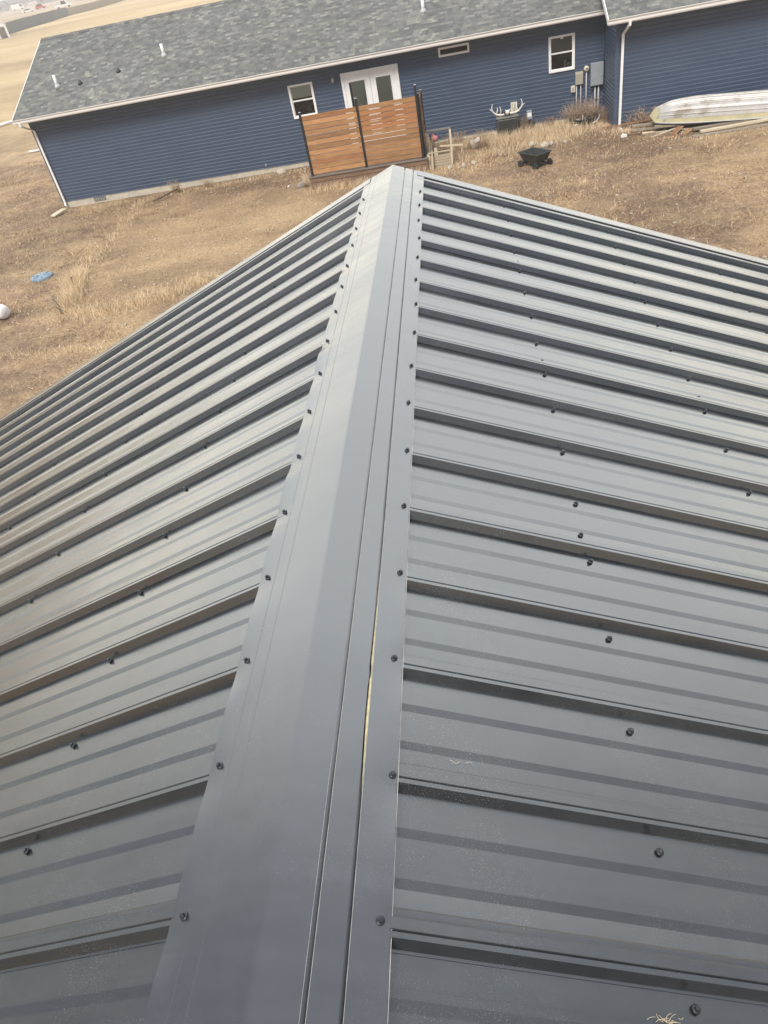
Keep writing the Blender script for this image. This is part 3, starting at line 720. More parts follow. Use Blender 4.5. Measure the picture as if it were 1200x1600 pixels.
# ------------------------------------------------------------------ air conditioner with antlers
t = empty('air_conditioner', (2.13, 26.92, 0.08), R(-0.85), 'dark grey outdoor air conditioner against the blue house wall', 'air conditioner')
mb = MB(); mb.bx(-0.42, 0.42, -0.40, 0.40, -0.1, 0.04); mb.build('pad', M_CONC, t)
mb = MB(); mb.box((0, 0, 0.31), (0.70, 0.70, 0.52)); mb.build('cabinet', M_AC, t, bevel=0.05)
mb = MB()
for i in range(22):
    z = 0.08+i*0.021
    mb.box((0, -0.356, z), (0.62, 0.006, 0.008)); mb.box((-0.356, 0, z), (0.006, 0.62, 0.008))
mb.build('louvres', M_POLY, t)
mb = MB(); mb.box((0, 0, 0.595), (0.74, 0.74, 0.05)); mb.build('top_cover', simple('ac_top', (0.15, 0.155, 0.145), 0.5), t, bevel=0.04)
mb = MB()
for k in range(24):
    a = k*math.pi/12; mb.tube([(0.06*math.cos(a), 0.06*math.sin(a), 0.645), (0.28*math.cos(a), 0.28*math.sin(a), 0.63)], 0.004, 5)
for r_ in (0.08, 0.15, 0.22, 0.28): mb.tube([(r_*math.cos(k*math.pi/10), r_*math.sin(k*math.pi/10), 0.638) for k in range(21)], 0.004, 5)
mb.build('fan_grille', M_BLACK, t)
def antler(name, loc, rz, label, s=1.0, tines=3, mirror=1, parent_group=None, tilt=0):
    t = empty(name, loc, rz, label, 'antler', parent_group); t.rotation_euler = (0, tilt, rz)
    mb = MB(); P = [(0, 0, 0.02), (0.12*mirror, 0.02, 0.03), (0.26*mirror, 0.03, 0.07), (0.36*mirror, 0.02, 0.17), (0.40*mirror, 0, 0.30), (0.37*mirror, -0.02, 0.42)]
    P = [tuple(c*s for c in p) for p in P]
    mb.tube(P, [0.034*s, 0.030*s, 0.028*s, 0.024*s, 0.018*s, 0.006*s], 8); mb.build('beam', M_BONE, t)
    for (i, dx, dz, L) in ((1, -0.25, 1, 0.26), (2, -0.6, 1, 0.22), (3, 0.7, 0.8, 0.15))[:tines]:
        b0 = Vector(P[i]); d = Vector((dx*mirror, -0.15, dz)).normalized()
        mb = MB(); mb.tube([b0, b0+d*L*0.5*s, b0+(d+Vector((0.25*mirror, 0, 0.1))).normalized()*L*s], [0.021*s, 0.017*s, 0.006*s], 7); mb.build('tine', M_BONE, t)
    mb = MB(); mb.lathe([(0.0, -0.02), (0.032*s, -0.012), (0.036*s, 0.0), (0.028*s, 0.014), (0.0, 0.02)], P[0], 10, rot=Matrix.Rotation(R(90), 3, 'Y')); mb.build('burr', M_BONE, t)
antler('antler', (2.02, 26.80, 0.71), 0.2, 'left white antler standing on the air conditioner', 1.0, 3, -1, None, 0.0)
antler('antler', (2.25, 26.85, 0.71), -0.25, 'right white antler on the air conditioner under the white box', 1.0, 3, 1)
antler('antler', (2.20, 27.0, 0.71), 2.5, 'white antler lying in the middle of the pile on the air conditioner', 0.55, 2, -1)
# small skull plate lump between the antlers
mb = MB(); mb.lathe([(0.0, -0.11), (0.035, -0.09), (0.06, -0.02), (0.07, 0.05), (0.05, 0.10), (0.0, 0.12)], (0, 0, 0.0), 12, rot=Matrix.Rotation(R(50), 3, 'X'))
for sx in (-1, 1): mb.tube([(sx*0.045, -0.02, 0.05), (sx*0.06, -0.03, 0.11)], [0.018, 0.012], 7)
o = mb.build('deer_skull', M_BONE); o.location = (2.14, 26.72, 0.78); tag(o, 'white deer skull between antlers on the air conditioner', 'skull')
# ------------------------------------------------------------------ deck with privacy screen
YD = 24.22
t = empty('deck', (0, 0, 0), 0, 'low brown wooden deck in front of the white french door', 'deck')
ZD = 0.44
mb = MB(); mb.bx(-4.40, -0.58, YD-0.12, YD-0.08, 0.27, ZD-0.035); mb.bx(-4.40, -0.58, YD-0.125, YD-0.085, 0.07, 0.255); mb.bx(-4.40, -4.36, YD-0.08, 27.3, 0.10, ZD-0.035); mb.bx(-0.62, -0.58, YD-0.08, 27.3, 0.10, ZD-0.035)
mb.build('skirt', M_DECK, t)
y = YD-0.15; 
mb = MB()
while y < 27.25:
    mb.bx(-4.43, -0.55, y, y+0.138, ZD-0.032, ZD); y += 0.144
mb.build('deck_boards', M_TOPDECK, t)
for (px_, py_) in ((-4.3, YD), (-2.5, YD), (-0.7, YD), (-4.3, 26.9), (-2.5, 25.8), (-0.7, 26.9)):
    mb = MB(); mb.bx(px_-0.05, px_+0.05, py_-0.03, py_+0.06, -0.2, ZD-0.04); mb.build('footing_post', M_DECK, t)
def screen(name, A, B, zb, zt, nb, label, gaps, postsz, seed):
    """panel of horizontal boards between points A and B with black posts"""
    t = empty(name, (A[0], A[1], ZD), math.atan2(B[1]-A[1], B[0]-A[0]), label, 'privacy screen')
    L = math.hypot(B[0]-A[0], B[1]-A[1]); q = random.Random(seed)
    bh = (zt-zb)/nb
    secs = postsz
    for si in range(len(secs)-1):
        xa, xb_ = secs[si][0]+0.03, secs[si+1][0]-0.03
        for i in range(nb):
            z0_ = zb+i*bh-ZD; m_ = (M_CEDARB if (i in (nb-2, nb-3, nb-1) and q.random() < 0.75) or q.random() < 0.12 else M_CEDAR)
            b2 = MB(); b2.bx(xa, xb_, -0.012+q.uniform(-.002, .002), 0.012, z0_+0.007, z0_+bh-0.007+q.uniform(-0.004, 0))
            b2.build('board', m_, t)
    for (x, top) in secs:
        b2 = MB(); b2.bx(x-0.036, x+0.036, -0.036, 0.036, 0, top-ZD); p_ = b2.build('post', M_BLACK, t)
        b2 = MB(); b2.bx(x-0.055, x+0.055, -0.055, 0.055, 0.0005, 0.008); b2.build('post_base', M_BLACK, p_)
        b2 = MB(); b2.bx(x-0.034, x+0.034, -0.034, 0.034, top-ZD, top-ZD+0.012); b2.build('post_cap', M_PIPE, p_)
    for (x, z, l) in gaps:
        b2 = MB(); b2.box((x, -0.0155, z-ZD), (l, 0.004, 0.024)); b2.build('spacer', M_TANWOOD, t)
    return t
x0s = -4.30
screen('privacy_screen', (x0s, YD), (-0.70, YD), ZD+0.03, 2.17, 12,
       'orange cedar privacy screen of horizontal boards along the front of the deck',
       [(1.52, 2.04, 0.22), (1.54, 1.87, 0.20), (1.56, 1.70, 0.22), (2.22, 2.05, 0.32), (2.23, 1.87, 0.30), (2.25, 1.69, 0.28), (3.0, 2.07, 0.2), (2.28, 1.36, 0.28), (2.97, 1.9, 0.1)],
       [(0.0, 2.27), (1.78, 2.38), (3.60, 2.45)], 5)
screen('privacy_screen', (-0.66, YD+0.12), (-0.63, 25.75), ZD+0.05, 2.0, 11,
       'narrow brown privacy screen seen edge-on at the right side of the deck', [], [(0.0, 2.2), (1.62, 2.02)], 9)
mb = MB(); mb.bx(-0.036, 0.036, -0.036, 0.036, 0, 2.15); mb.bx(-0.055, 0.055, -0.055, 0.055, 0.0005, 0.008)
o = mb.build('deck_post', M_BLACK); o.location = (-2.80, 25.8, ZD); tag(o, 'black post standing alone on the deck before the french door', 'post')

# ------------------------------------------------------------------ clutter right of the deck
t = empty('wooden_planter', (-0.18, 24.55, 0.05), 0, 'pale wooden planter crate with slatted front and tall frame beside the deck', 'planter')
mb = MB()
for i in range(5): mb.bx(-0.33, 0.33, -0.32, -0.30, 0.01+i*0.078, 0.075+i*0.078)
mb.build('front_slats', M_TANWOOD, t)
mb = MB()
for sx in (-0.32, 0.32):
    for i in range(5): mb.bx(sx-0.012, sx+0.012, -0.295, 0.14, 0.01+i*0.078, 0.075+i*0.078)
mb.build('side_slats', M_OLDWOOD, t)
for (x, y, h) in ((0.36, -0.29, 0.46), (-0.36, -0.29, 0.46), (0.38, 0.16, 0.98), (-0.38, 0.16, 0.98)):
    mb = MB(); mb.bx(x-0.03, x+0.03, y-0.02, y+0.02, -0.05, h); mb.build('post', M_TANWOOD, t)
mb = MB(); mb.bx(-0.41, 0.41, 0.135, 0.185, 0.981, 1.02); mb.build('top_rail', M_OLDWOOD, t)
mb = MB(); mb.bx(-0.36, 0.36, -0.335, -0.28, 0.461, 0.49); mb.build('front_rail', M_TANWOOD, t)
def bar(name, a, b_, w_, h_, mat, label, cat, group=None):
    a, b_ = Vector(a), Vector(b_); d = b_-a; L = d.length
    q = d.to_track_quat('X', 'Z').to_matrix().to_4x4()
    m_ = MB(); m_.box((0, 0, 0), (L, w_, h_)); o = m_.build(name, mat, None, bevel=0.003)
    o.matrix_world = Matrix.Translation((a+b_)/2) @ q
    return tag(o, label, cat, group)
bar('wooden_stick', (-0.16, 24.35, 0.66), (0.56, 24.50, 0.56), 0.03, 0.045, M_TANWOOD, 'pale wooden stick lying across the tall frame of the planter', 'stick')
for i, (x, y, h, ln, m_, lb) in enumerate(((-0.50, 24.45, 0.92, 0.02, M_OLDWOOD, 'grey weathered stake leaning at the deck corner, leftmost'), (-0.44, 24.05, 0.60, 0.03, M_TANWOOD, 'tan stake standing in front beside the deck end'),
     (-0.42, 24.50, 0.80, -0.02, M_REDWOOD, 'reddish stake between the deck end and planter crate'), (-0.30, 24.40, 0.60, 0.0, M_TANWOOD, 'short wide tan board upright inside the planter crate'))):
    bar('wooden_stake', (x, y, 0.0), (x+ln, y+0.1, h), 0.05 if i < 3 else 0.11, 0.03, m_, lb, 'stake')
t = empty('flower_pot', (-0.30, 24.82, 0.80), 0, 'pink flower pot tipped sideways above the planter crate', 'flower pot'); t.rotation_euler = (R(0), R(-75), R(10))
mb = MB(); mb.lathe([(0.0, 0.005), (0.075, 0.0), (0.115, 0.17), (0.105, 0.17), (0.07, 0.015), (0.0, 0.012)], (0, 0, -0.1), 20); mb.build('body', M_POT, t)
mb = MB(); mb.lathe([(0.115, 0.15), (0.128, 0.15), (0.130, 0.195), (0.112, 0.195)], (0, 0, -0.1), 20); mb.build('rim', M_POT, t)
mb = MB(); q = random.Random(4)
for i in range(60):
    a = Vector((-0.46+q.gauss(0, 0.09), 24.75+q.gauss(0, 0.09), 0.02)); mb.tube([a, a+Vector((q.gauss(0, .06), q.gauss(0, .06), q.uniform(.3, .7))), a+Vector((q.gauss(0, .14), q.gauss(0, .14), q.uniform(.6, .95)))], [0.008, 0.006, 0.003], 4)
o = mb.build('dead_shrub', simple('greyish_twig', (0.24, 0.22, 0.15), 0.9)); tag(o, 'grey green dead weed stalks behind the stakes at the deck corner', 'weed')
# white bag / torn bucket
t = empty('plastic_bucket', (0.98, 25.9, 0.06), 0.3, 'torn white plastic bucket sitting in the dry weeds', 'bucket')
mb = MB(); P = []
for i in range(7):
    row = []
    for k in range(19):
        a = 2*math.pi*k/18; rr_ = 0.075+0.012*i+0.02*math.sin(3*a)*i/6; zz = i*0.038*(1+0.35*max(0, math.sin(2*a+0.5))*(i/6))
        row.append((rr_*math.cos(a)*1.25, rr_*math.sin(a), zz))
    P.append(row)
mb.grid(P, smooth=True); mb.build('body', simple('dirty_white', (0.66, 0.60, 0.54), 0.6), t, fixn=False)
mb = MB(); mb.tube([(-0.26*math.cos(a)*0.95, 0.02, 0.27+0.12*math.sin(a)) for a in [math.pi*i/12 for i in range(13)]], 0.006, 6); mb.build('handle', M_PIPE, t)

# ------------------------------------------------------------------ dump cart
t = empty('garden_cart', (2.60, 22.70, 0.05), R(-55), 'black plastic garden dump cart on four wheels on the dry grass', 'garden cart')
def ring(cx, cy, lx, ly, z): return [(cx-lx/2, cy-ly/2, z), (cx+lx/2, cy-ly/2, z), (cx+lx/2, cy+ly/2, z), (cx-lx/2, cy+ly/2, z)]
mb = MB()
rings = [ring(0, 0, 0.66, 0.44, 0.19), ring(0, 0, 0.87, 0.60, 0.435), ring(0, 0, 0.94, 0.67, 0.44), ring(0, 0, 0.94, 0.67, 0.46), ring(0, 0, 0.87, 0.60, 0.46), ring(0, 0, 0.64, 0.42, 0.21)]
vs = [p for r_ in rings for p in r_]; fs = [(0, 3, 2, 1), (20, 21, 22, 23)]
for i in range(5):
    for k in range(4): fs.append((i*4+k, i*4+(k+1) % 4, (i+1)*4+(k+1) % 4, (i+1)*4+k))
mb.add(vs, fs); tub = mb.build('tub', M_POLY, t, bevel=0.02)
mb = MB()
for i in range(5): mb.box((0, -0.15+i*0.075, 0.213), (0.58, 0.012, 0.01))
mb.build('floor_ribs', M_POLY, tub)
mb = MB(); mb.bx(-0.40, 0.40, -0.10, -0.07, 0.145, 0.185); mb.bx(-0.40, 0.40, 0.07, 0.10, 0.145, 0.185); mb.bx(-0.38, -0.34, -0.27, 0.27, 0.09, 0.144); mb.bx(0.34, 0.38, -0.27, 0.27, 0.09, 0.144)
mb.build('frame', M_BLACK, t)
mb = MB(); mb.bx(-0.1, 0.2, -0.06, 0.06, 0.11, 0.14); mb.build('brace', M_ORANGE, t)
mb = MB(); mb.tube([(-0.32, 0, 0.16), (-0.62, 0, 0.07), (-0.95, 0.03, 0.03)], 0.013, 8); mb.tube([(-0.95, -0.06, 0.03), (-0.95, 0.12, 0.03)], 0.014, 8); mb.build('handle', M_BLACK, t)
t.scale = (0.9, 0.9, 0.92)
wrot = Matrix.Rotation(R(90), 3, 'X')
for (x, y) in ((-0.36, -0.30), (0.36, -0.30), (-0.36, 0.30), (0.36, 0.30)):
    mb = MB(); mb.lathe([(0.05, -0.04), (0.095, -0.045), (0.110, -0.028), (0.114, 0.0), (0.110, 0.028), (0.095, 0.045), (0.05, 0.04)], (x, y, 0.112), 20, rot=wrot); w_ = mb.build('wheel', M_TYRE, t)
    mb = MB(); mb.lathe([(0.0, -0.041), (0.052, -0.035), (0.052, 0.035), (0.0, 0.041)], (x, y, 0.112), 14, rot=wrot); mb.build('rim', M_PIPE if y < 0 else M_POLY, w_)

# ------------------------------------------------------------------ stones
def stone(x, y, s, label, group=None, flat=0.6, seed=0, mat=None):
    mb = MB(); q = random.Random(seed); P = []
    n, m_ = 8, 12
    off = Vector((seed*3.1, seed*1.7, 0))
    for i in range(n+1):
        row = []
        for k in range(m_+1):
            a, b2 = math.pi*i/n, 2*math.pi*(k % m_)/m_
            v = Vector((math.sin(a)*math.cos(b2), math.sin(a)*math.sin(b2), math.cos(a)))
            d = 1+0.35*noise.noise(v*1.4+off)
            row.append((v.x*d*s, v.y*d*s*0.7, v.z*d*s*flat+s*flat*0.45))
        P.append(row)
    mb.grid(P, smooth=True); o = mb.build('stone', mat or M_STONE, None, fixn=False)
    o.location = (x, y, G(x, y)); o.rotation_euler = (0, 0, q.uniform(0, 3)); tag(o, label, 'stone', group)
stone(-5.95, 27.02, 0.20, 'large pale stone against the house wall left of the deck', seed=2)
stone(0.10, 23.83, 0.11, 'pale stone just right of the planter crate, first in the row', seed=3)
stone(0.38, 23.72, 0.07, 'small stone in the middle of the row right of the planter', seed=4)
stone(0.52, 23.85, 0.12, 'pale long stone, third in the row right of the planter', seed=5)
stone(0.86, 24.0, 0.11, 'flat pale stone at the right end of the row by the planter', seed=6)
stone(2.75, 24.95, 0.16, 'pale flat stone just behind the black cart', seed=7)
stone(3.10, 24.55, 0.20, 'long white stone at the right rear corner of the black cart', seed=8)
stone(3.32, 24.72, 0.12, 'white stone beside the long stone behind the cart', seed=9)
stone(3.75, 24.72, 0.10, 'small white stone farthest right behind the cart', seed=10)
stone(1.55, 24.35, 0.13, 'brown stone in the dead weeds left of the cart', seed=11, mat=simple('brown_stone', (0.25, 0.16, 0.12), 0.9))
stone(1.85, 24.30, 0.11, 'brown stone touching the left rear of the cart', seed=12, mat=simple('brown_stone_b', (0.27, 0.18, 0.13), 0.9))
stone(-4.85, 24.75, 0.18, 'grey brown stone at the left foot of the deck', seed=13, mat=simple('grey_stone', (0.27, 0.24, 0.20), 0.9))

# ------------------------------------------------------------------ septic lid, pipe stub, sticks
t = empty('septic_lid', (-12.07, 19.77, G(-12.07, 19.77)), 0, 'round blue grey plastic lid lying on the brown grass', 'lid')
mb = MB(); mb.lathe([(0.33, -0.1), (0.33, 0.05), (0.30, 0.075), (0.0, 0.085)], (0, 0, 0), 32); l_ = mb.build('cover', M_LID, t)
mb = MB()
for k in range(6):
    a = k*math.pi/3; mb.tube([(0.08*math.cos(a), 0.08*math.sin(a), 0.088), (0.28*math.cos(a), 0.28*math.sin(a), 0.084)], 0.008, 5)
mb.build('rib', M_LID, l_)
t = empty('white_tank', (-12.05, 17.02, -0.05), -0.4, 'white rounded plastic tank cut off by the left edge of the photo', 'tank')
mb = MB(); mb.lathe([(0.0, -0.42), (0.10, -0.41), (0.165, -0.37), (0.19, -0.28), (0.19, 0.28), (0.165, 0.37), (0.10, 0.41), (0.0, 0.42)], (0, 0, 0.2), 22, rot=Matrix.Rotation(R(90), 3, 'Y')); mb.build('body', M_WHITE, t)
mb = MB(); mb.lathe([(0.0, 0.0), (0.05, 0.0), (0.05, 0.04), (0.0, 0.045)], (0.1, 0, 0.385), 14); mb.build('cap', M_WHITE, t)
def stick(pts, r_, label, mat=M_TWIG, name='fallen_branch', cat='branch', forks=()):
    mb = MB(); mb.tube(pts, [r_*(1-0.5*i/(len(pts)-1)) for i in range(len(pts))], 7)
    for (i, v, L) in forks: mb.tube([pts[i], Vector(pts[i])+Vector(v)*L], [r_*0.6, r_*0.25], 5)
    tag(mb.build(name, mat), label, cat)
M_DKTW = simple('dark_stick', (0.10, 0.075, 0.05), 0.9)
stick([(-10.67, 17.59, 0.12), (-10.3, 17.0, 0.06), (-9.96, 16.49, 0.03)], 0.035, 'dark straight stick lying left of the tall straw clump', M_DKTW)
stick([(-10.75, 19.1, 0.08), (-10.35, 18.3, 0.3), (-10.2, 18.0, 0.05)], 0.02, 'thin brown stick among the straw right of the round lid', M_DKTW)
stick([(-10.61, 26.15, 0.03), (-10.2, 26.5, 0.09), (-9.85, 27.1, 0.12)], 0.03, 'forked dark branch on the lawn close to the house foundation', M_DKTW, forks=((1, (-0.6, 0.6, 0.1), 0.3), (1, (0.5, -0.6, 0.05), 0.2)))
def pipe(a, b_, r_, label):
    mb = MB(); a, b_ = Vector(a), Vector(b_); mb.tube([a, b_], r_, 12, smooth=True)
    mb.tube([b_, b_+(b_-a).normalized()*0.12], r_*1.25, 12); tag(mb.build('drain_pipe', M_WHITE), label, 'pipe')
pipe((-31.3, 52.6, G(-31, 52)+0.12), (-29.9, 54.0, G(-30, 54)+0.12), 0.09, 'white drain pipe lying in the field just left of the gutter end')
pipe((-22.82, 41.2, G(-22, 41)+0.05), (-22.15, 41.2, G(-22, 41)+0.05), 0.05, 'short white pipe on the grass left of the downspout')
mb = MB(); mb.prism([(0, 0), (0.62, 0), (0.62, 0.05), (0.05, 0.11), (0, 0.11)], 'y', -0.14, 0.14); o = mb.build('splash_block', simple('splash_concrete', (0.52, 0.46, 0.33), 0.9), None, bevel=0.01)
o.location = (-14.50, 27.10, -0.03); o.rotation_euler = (0, 0, R(-118)); tag(o, 'cream concrete splash block under the left downspout', 'splash block')
mb = MB(); mb.tube([(0, 0, 0.03), (0.12, 0.05, 0.03)], 0.03, 8); mb.tube([(-0.1, 0.02, 0.02), (0.15, 0.22, 0.02), (0.28, 0.25, 0.03)], 0.012, 6, mi=1)
o = mb.build('glove', [M_WHITE, M_REDWOOD]); o.location = (-5.35, 24.95, G(-5.3, 25)); o.rotation_euler = (0, 0, 0.9); tag(o, 'small white scrap with a brown stick left of the deck on the lawn', 'scrap')
mb = MB(); mb.prism([(-0.09, -0.08), (0.1, -0.05), (0.02, 0.12)], 'z', 0.0, 0.09); o = mb.build('paper_scrap', M_WHITE); o.location = (5.42, 24.25, 0.06); tag(o, 'small white scrap on the ground below the right downspout', 'scrap')

# ------------------------------------------------------------------ boat on lumber
BL = 4.6; byaw = R(-14)
t = empty('rowing_boat', (6.10, 24.02, 0.33), byaw, 'silver aluminium rowing boat upside down on lumber beside the blue house', 'boat')
tiltm = math.atan2(-0.12, 3.3)
t.rotation_euler = (0, -tiltm, byaw)
def hull_sec(u):
    """u 0..1 along boat; returns list of (y,z) from near gunwale over the bottom to the far gunwale"""
    q = min(1, u/0.34); e = math.sin(q*math.pi/2)**0.85
    wd = 0.34+0.32*e; hh = 0.33+0.16*e
    if u > 0.85: hh -= 0.02*(u-0.85)/0.15; wd -= 0.05*(u-0.85)/0.15
    pts = []
    fl = 0.80
    for (a, b_) in ((1.0, 0.0), (0.975, 0.14), (0.965, 0.28), (0.975, 0.29), (0.945, 0.46), (0.965, 0.50), (0.93, 0.54), (0.905, 0.68), (0.92, 0.71), (0.88, 0.75), (0.84, 0.84), (0.74, 0.93), (0.66, 0.955), (0.62, 1.01), (0.56, 1.01), (0.52, 0.965), (0.40, 0.975), (0.37, 1.03), (0.31, 1.03), (0.28, 0.98), (0.14, 0.985), (0.11, 1.04), (0.05, 1.04)):
        pts.append((-a*wd, b_*hh))
    pts.append((0.0, 1.0*hh))
    pts += [(-y, z) for (y, z) in pts[:-1][::-1]]
    return pts, wd
mb = MB(); st = MB(); P = []; Ps = []
NS = 36
for i in range(NS+1):
    u = i/NS; pts, wd = hull_sec(u); x = u*BL + 0.0
    cyy = 0.66
    x_in = 0.22*(1-min(1, u/0.12))
    P.append([(x+x_in*(z_/0.5)+0.17*(1-min(1, u/0.16))*abs(y_)/wd, cyy+y_, z_) for (y_, z_) in pts])
mb.grid(P, smooth=False)
rngp = len(P[0])
mb.add([p for p in P[-1]], [tuple(range(rngp))])
hull = mb.build('hull', M_HULL, t)
mb = MB(); cen_ = Vector((0.0, 0.66, 0.12)); mb.add(list(P[0])+[cen_], [(k, k+1, rngp) for k in range(rngp-1)]+[(rngp-1, 0, rngp)])
for k in range(0, rngp-1):
    a, b_ = Vector(P[0][k]), Vector(P[0][k+1])
bp = mb.build('bow_plate', M_STRIPE, t, fixn=False); bp.location = (-0.004, 0, 0)
mb = MB(); Pn = [[(p[0][0], p[0][1]-0.004, p[0][2]-0.005), (p[1][0], p[1][1]-0.006, p[1][2]), (p[2][0], p[2][1]-0.006, p[2][2]-0.03*0)] for p in P]
mb.grid(Pn); Pn = [[(p[-1][0], p[-1][1]+0.004, p[-1][2]-0.005), (p[-2][0], p[-2][1]+0.006, p[-2][2]), (p[-3][0], p[-3][1]+0.006, p[-3][2])] for p in P]; mb.grid(Pn)
mb.build('stripe', M_STRIPE, t, fixn=False)
mb = MB(); mb.tube([(p[0][0], p[0][1]-0.01, p[0][2]) for p in P], 0.016, 7); mb.tube([(p[-1][0], p[-1][1]+0.01, p[-1][2]) for p in P], 0.016, 7); mb.build('gunwale', M_PIPE, t)
mb = MB(); q = random.Random(5)
for i in range(7):
    p = P[2][1].__class__(P[2][1]); mb.box((p[0]+0.05+i*0.075, P[3][1][1]-0.012, p[2]+0.03), (0.030+q.uniform(0, .02), 0.003, 0.045), mi=0 if i % 2 else 1)
mb.build('registration_mark', [M_GREYBOX, simple('faded_navy', (0.30, 0.36, 0.42))], t)
# timber
pile = (('grey', (5.80, 24.85, 0.20), (7.9, 24.30, 0.22), 0.14, 0.05, M_OLDWOOD, 'grey board uppermost at the left end of the pile under the boat'),
 ('grey', (5.72, 24.62, 0.13), (7.7, 24.10, 0.15), 0.14, 0.05, M_OLDWOOD, 'grey board second from the top at the left end of the pile'),
 ('grey', (5.90, 24.30, 0.08), (7.6, 23.85, 0.10), 0.12, 0.05, M_TANWOOD, 'pale tan board at the front of the pile left of the scraps'),
 ('grey', (6.05, 24.02, 0.06), (7.2, 23.72, 0.07), 0.09, 0.05, M_OLDWOOD, 'thin weathered board lowest in front of the boat bow'),
 ('red', (4.95, 25.42, 0.14), (6.40, 24.95, 0.28), 0.12, 0.04, M_REDWOOD, 'reddish brown board sticking out left from under the boat bow'),
 ('grey', (6.3, 24.15, 0.24), (8.6, 23.70, 0.22), 0.20, 0.05, M_OLDWOOD, 'long grey plank right beneath the boat gunwale'),
 ('tan', (7.25, 23.50, 0.17), (9.9, 23.38, 0.21), 0.18, 0.05, M_OLDWOOD, 'long grey brown plank behind the tan planks right of the scraps'),
 ('tan', (7.35, 23.12, 0.17), (10.4, 23.05, 0.24), 0.17, 0.05, M_TANWOOD, 'long tan plank lying topmost in front of the boat'),
 ('tan', (7.12, 22.98, 0.09), (10.2, 22.88, 0.13), 0.22, 0.06, M_OLDWOOD, 'grey plank beneath the long tan plank in front of the boat'),
 ('scrap', (6.05, 23.70, 0.06), (6.95, 24.0, 0.16), 0.07, 0.03, M_TANWOOD, 'narrow pale slat crossing the pile below the boat bow'),
 ('scrap', (6.72, 23.62, 0.08), (7.0, 23.85, 0.22), 0.20, 0.02, M_REDWOOD, 'orange brown scrap board leaning in front of the pile'),
 ('scrap', (6.95, 23.42, 0.07), (7.22, 23.62, 0.15), 0.15, 0.02, M_REDWOOD, 'small red brown scrap between the pile and the tan plank'),
 ('scrap', (6.30, 23.42, 0.07), (6.70, 23.36, 0.09), 0.14, 0.025, M_REDWOOD, 'flat reddish scrap lying on the grass before the pile'),
 ('scrap', (5.55, 24.35, 0.08), (5.95, 24.15, 0.13), 0.06, 0.04, M_DECK, 'short dark brown stick by the right downspout foot'))
for (k_, a, b_, w_, h_, m_, lb) in pile: bar('scrap_board' if k_ == 'scrap' else 'plank', a, b_, w_, h_, m_, lb, 'board' if k_ == 'scrap' else 'plank')
for (x, y) in ((6.6, 24.55), (8.1, 24.2), (9.6, 23.9)): 
    bar('support_block', (x, y-0.45, 0.10), (x+0.1, y+0.8, 0.10), 0.10, 0.12, M_OLDWOOD, {6.6: 'block of wood under the bow end of the boat', 8.1: 'block of wood under the middle of the boat', 9.6: 'block of wood under the far right part of the boat'}[x], 'block')

# ------------------------------------------------------------------ weeds, shrubs
def brush(name, cx, cy, rx, ry, n, h, mat, label, cat, z0=0.0, spread=0.5, leaf=0.0, seed=1):
    mb = MB(); q = random.Random(seed)
    for i in range(n):
        a = q.uniform(0, 6.28); r_ = math.sqrt(q.random()); x, y = cx+rx*r_*math.cos(a), cy+ry*r_*math.sin(a); hh = h*q.uniform(0.45, 1.05)
        p = Vector((x, y, z0)); d = Vector((q.gauss(0, spread), q.gauss(0, spread), 1)).normalized()
        p1 = p+d*hh*0.5; d2 = (d+Vector((q.gauss(0, .3), q.gauss(0, .3), 0))).normalized(); p2 = p1+d2*hh*0.5
        mb.tube([p, p1, p2], [0.006, 0.0045, 0.002], 3)
        for _ in range(5):
            tt = q.uniform(0.3, 1); b0 = p.lerp(p2, tt); e = b0+Vector((q.gauss(0, .09), q.gauss(0, .09), q.uniform(0.0, .12)))
            mb.tube([b0, e], [0.0035, 0.001], 3, caps=False)
            if leaf:
                for _k in range(2):
                    c = e+Vector((q.gauss(0, .02), q.gauss(0, .02), q.gauss(0, .02))); u_ = Vector((q.gauss(0, 1), q.gauss(0, 1), q.gauss(0, 1))).normalized()*leaf; v_ = u_.orthogonal().normalized()*leaf*0.5
                    mb.add([c-u_, c+v_, c+u_, c-v_], [(0, 1, 2, 3)])
    return tag(mb.build(name, mat, fixn=False), label, cat)
M_REDWEED = simple('red_brown_weed', (0.42, 0.30, 0.21), 0.9, 0, 0.4, 9)
t = empty('bush_planter', (4.62, 26.72, 0.05), 0, 'low dark planter bowl with antlers under the electric boxes', 'planter')
mb = MB(); mb.lathe([(0.0, 0.02), (0.34, 0.0), (0.46, 0.22), (0.48, 0.24), (0.44, 0.24), (0.34, 0.10), (0.0, 0.10)], (0, 0, 0), 24); mb.build('bowl', M_POLY, t)
brush('dead_bush', 4.62, 26.95, 0.55, 0.28, 150, 0.75, M_REDWEED, 'brown dead bush in front of the pipes under the electric boxes', 'bush', 0.1, 0.35, 0.012, 3)
brush('dead_bush', 5.25, 26.55, 0.22, 0.5, 70, 0.5, M_TWIG, 'grey brown weeds in the inner corner of the house', 'bush', 0.05, 0.3, 0.008, 4)
antler('antler', (4.28, 26.40, 0.12), 0.1, 'pale antler lying on the ground before the dead bush', 0.7, 2, 1)
antler('antler', (4.88, 26.35, 0.12), 0.5, 'curved white antler at the front of the planter bowl', 0.6, 1, 1)
brush('dead_weed', 6.15, 25.15, 0.25, 0.18, 60, 0.62, M_REDWEED, 'reddish dead weed against the wall just left of the boat', 'weed', 0.05, 0.35, 0.01, 5)
brush('dead_weed', 5.75, 25.2, 0.08, 0.08, 12, 0.5, M_REDWEED, 'thin weed stalks right beside the right downspout', 'weed', 0.05, 0.2, 0.008, 6)
brush('dead_weed', 3.55, 27.1, 0.3, 0.15, 34, 0.42, M_TWIG, 'sparse dark weed against the wall right of the utility post', 'weed', 0.05, 0.4, 0.008, 7)
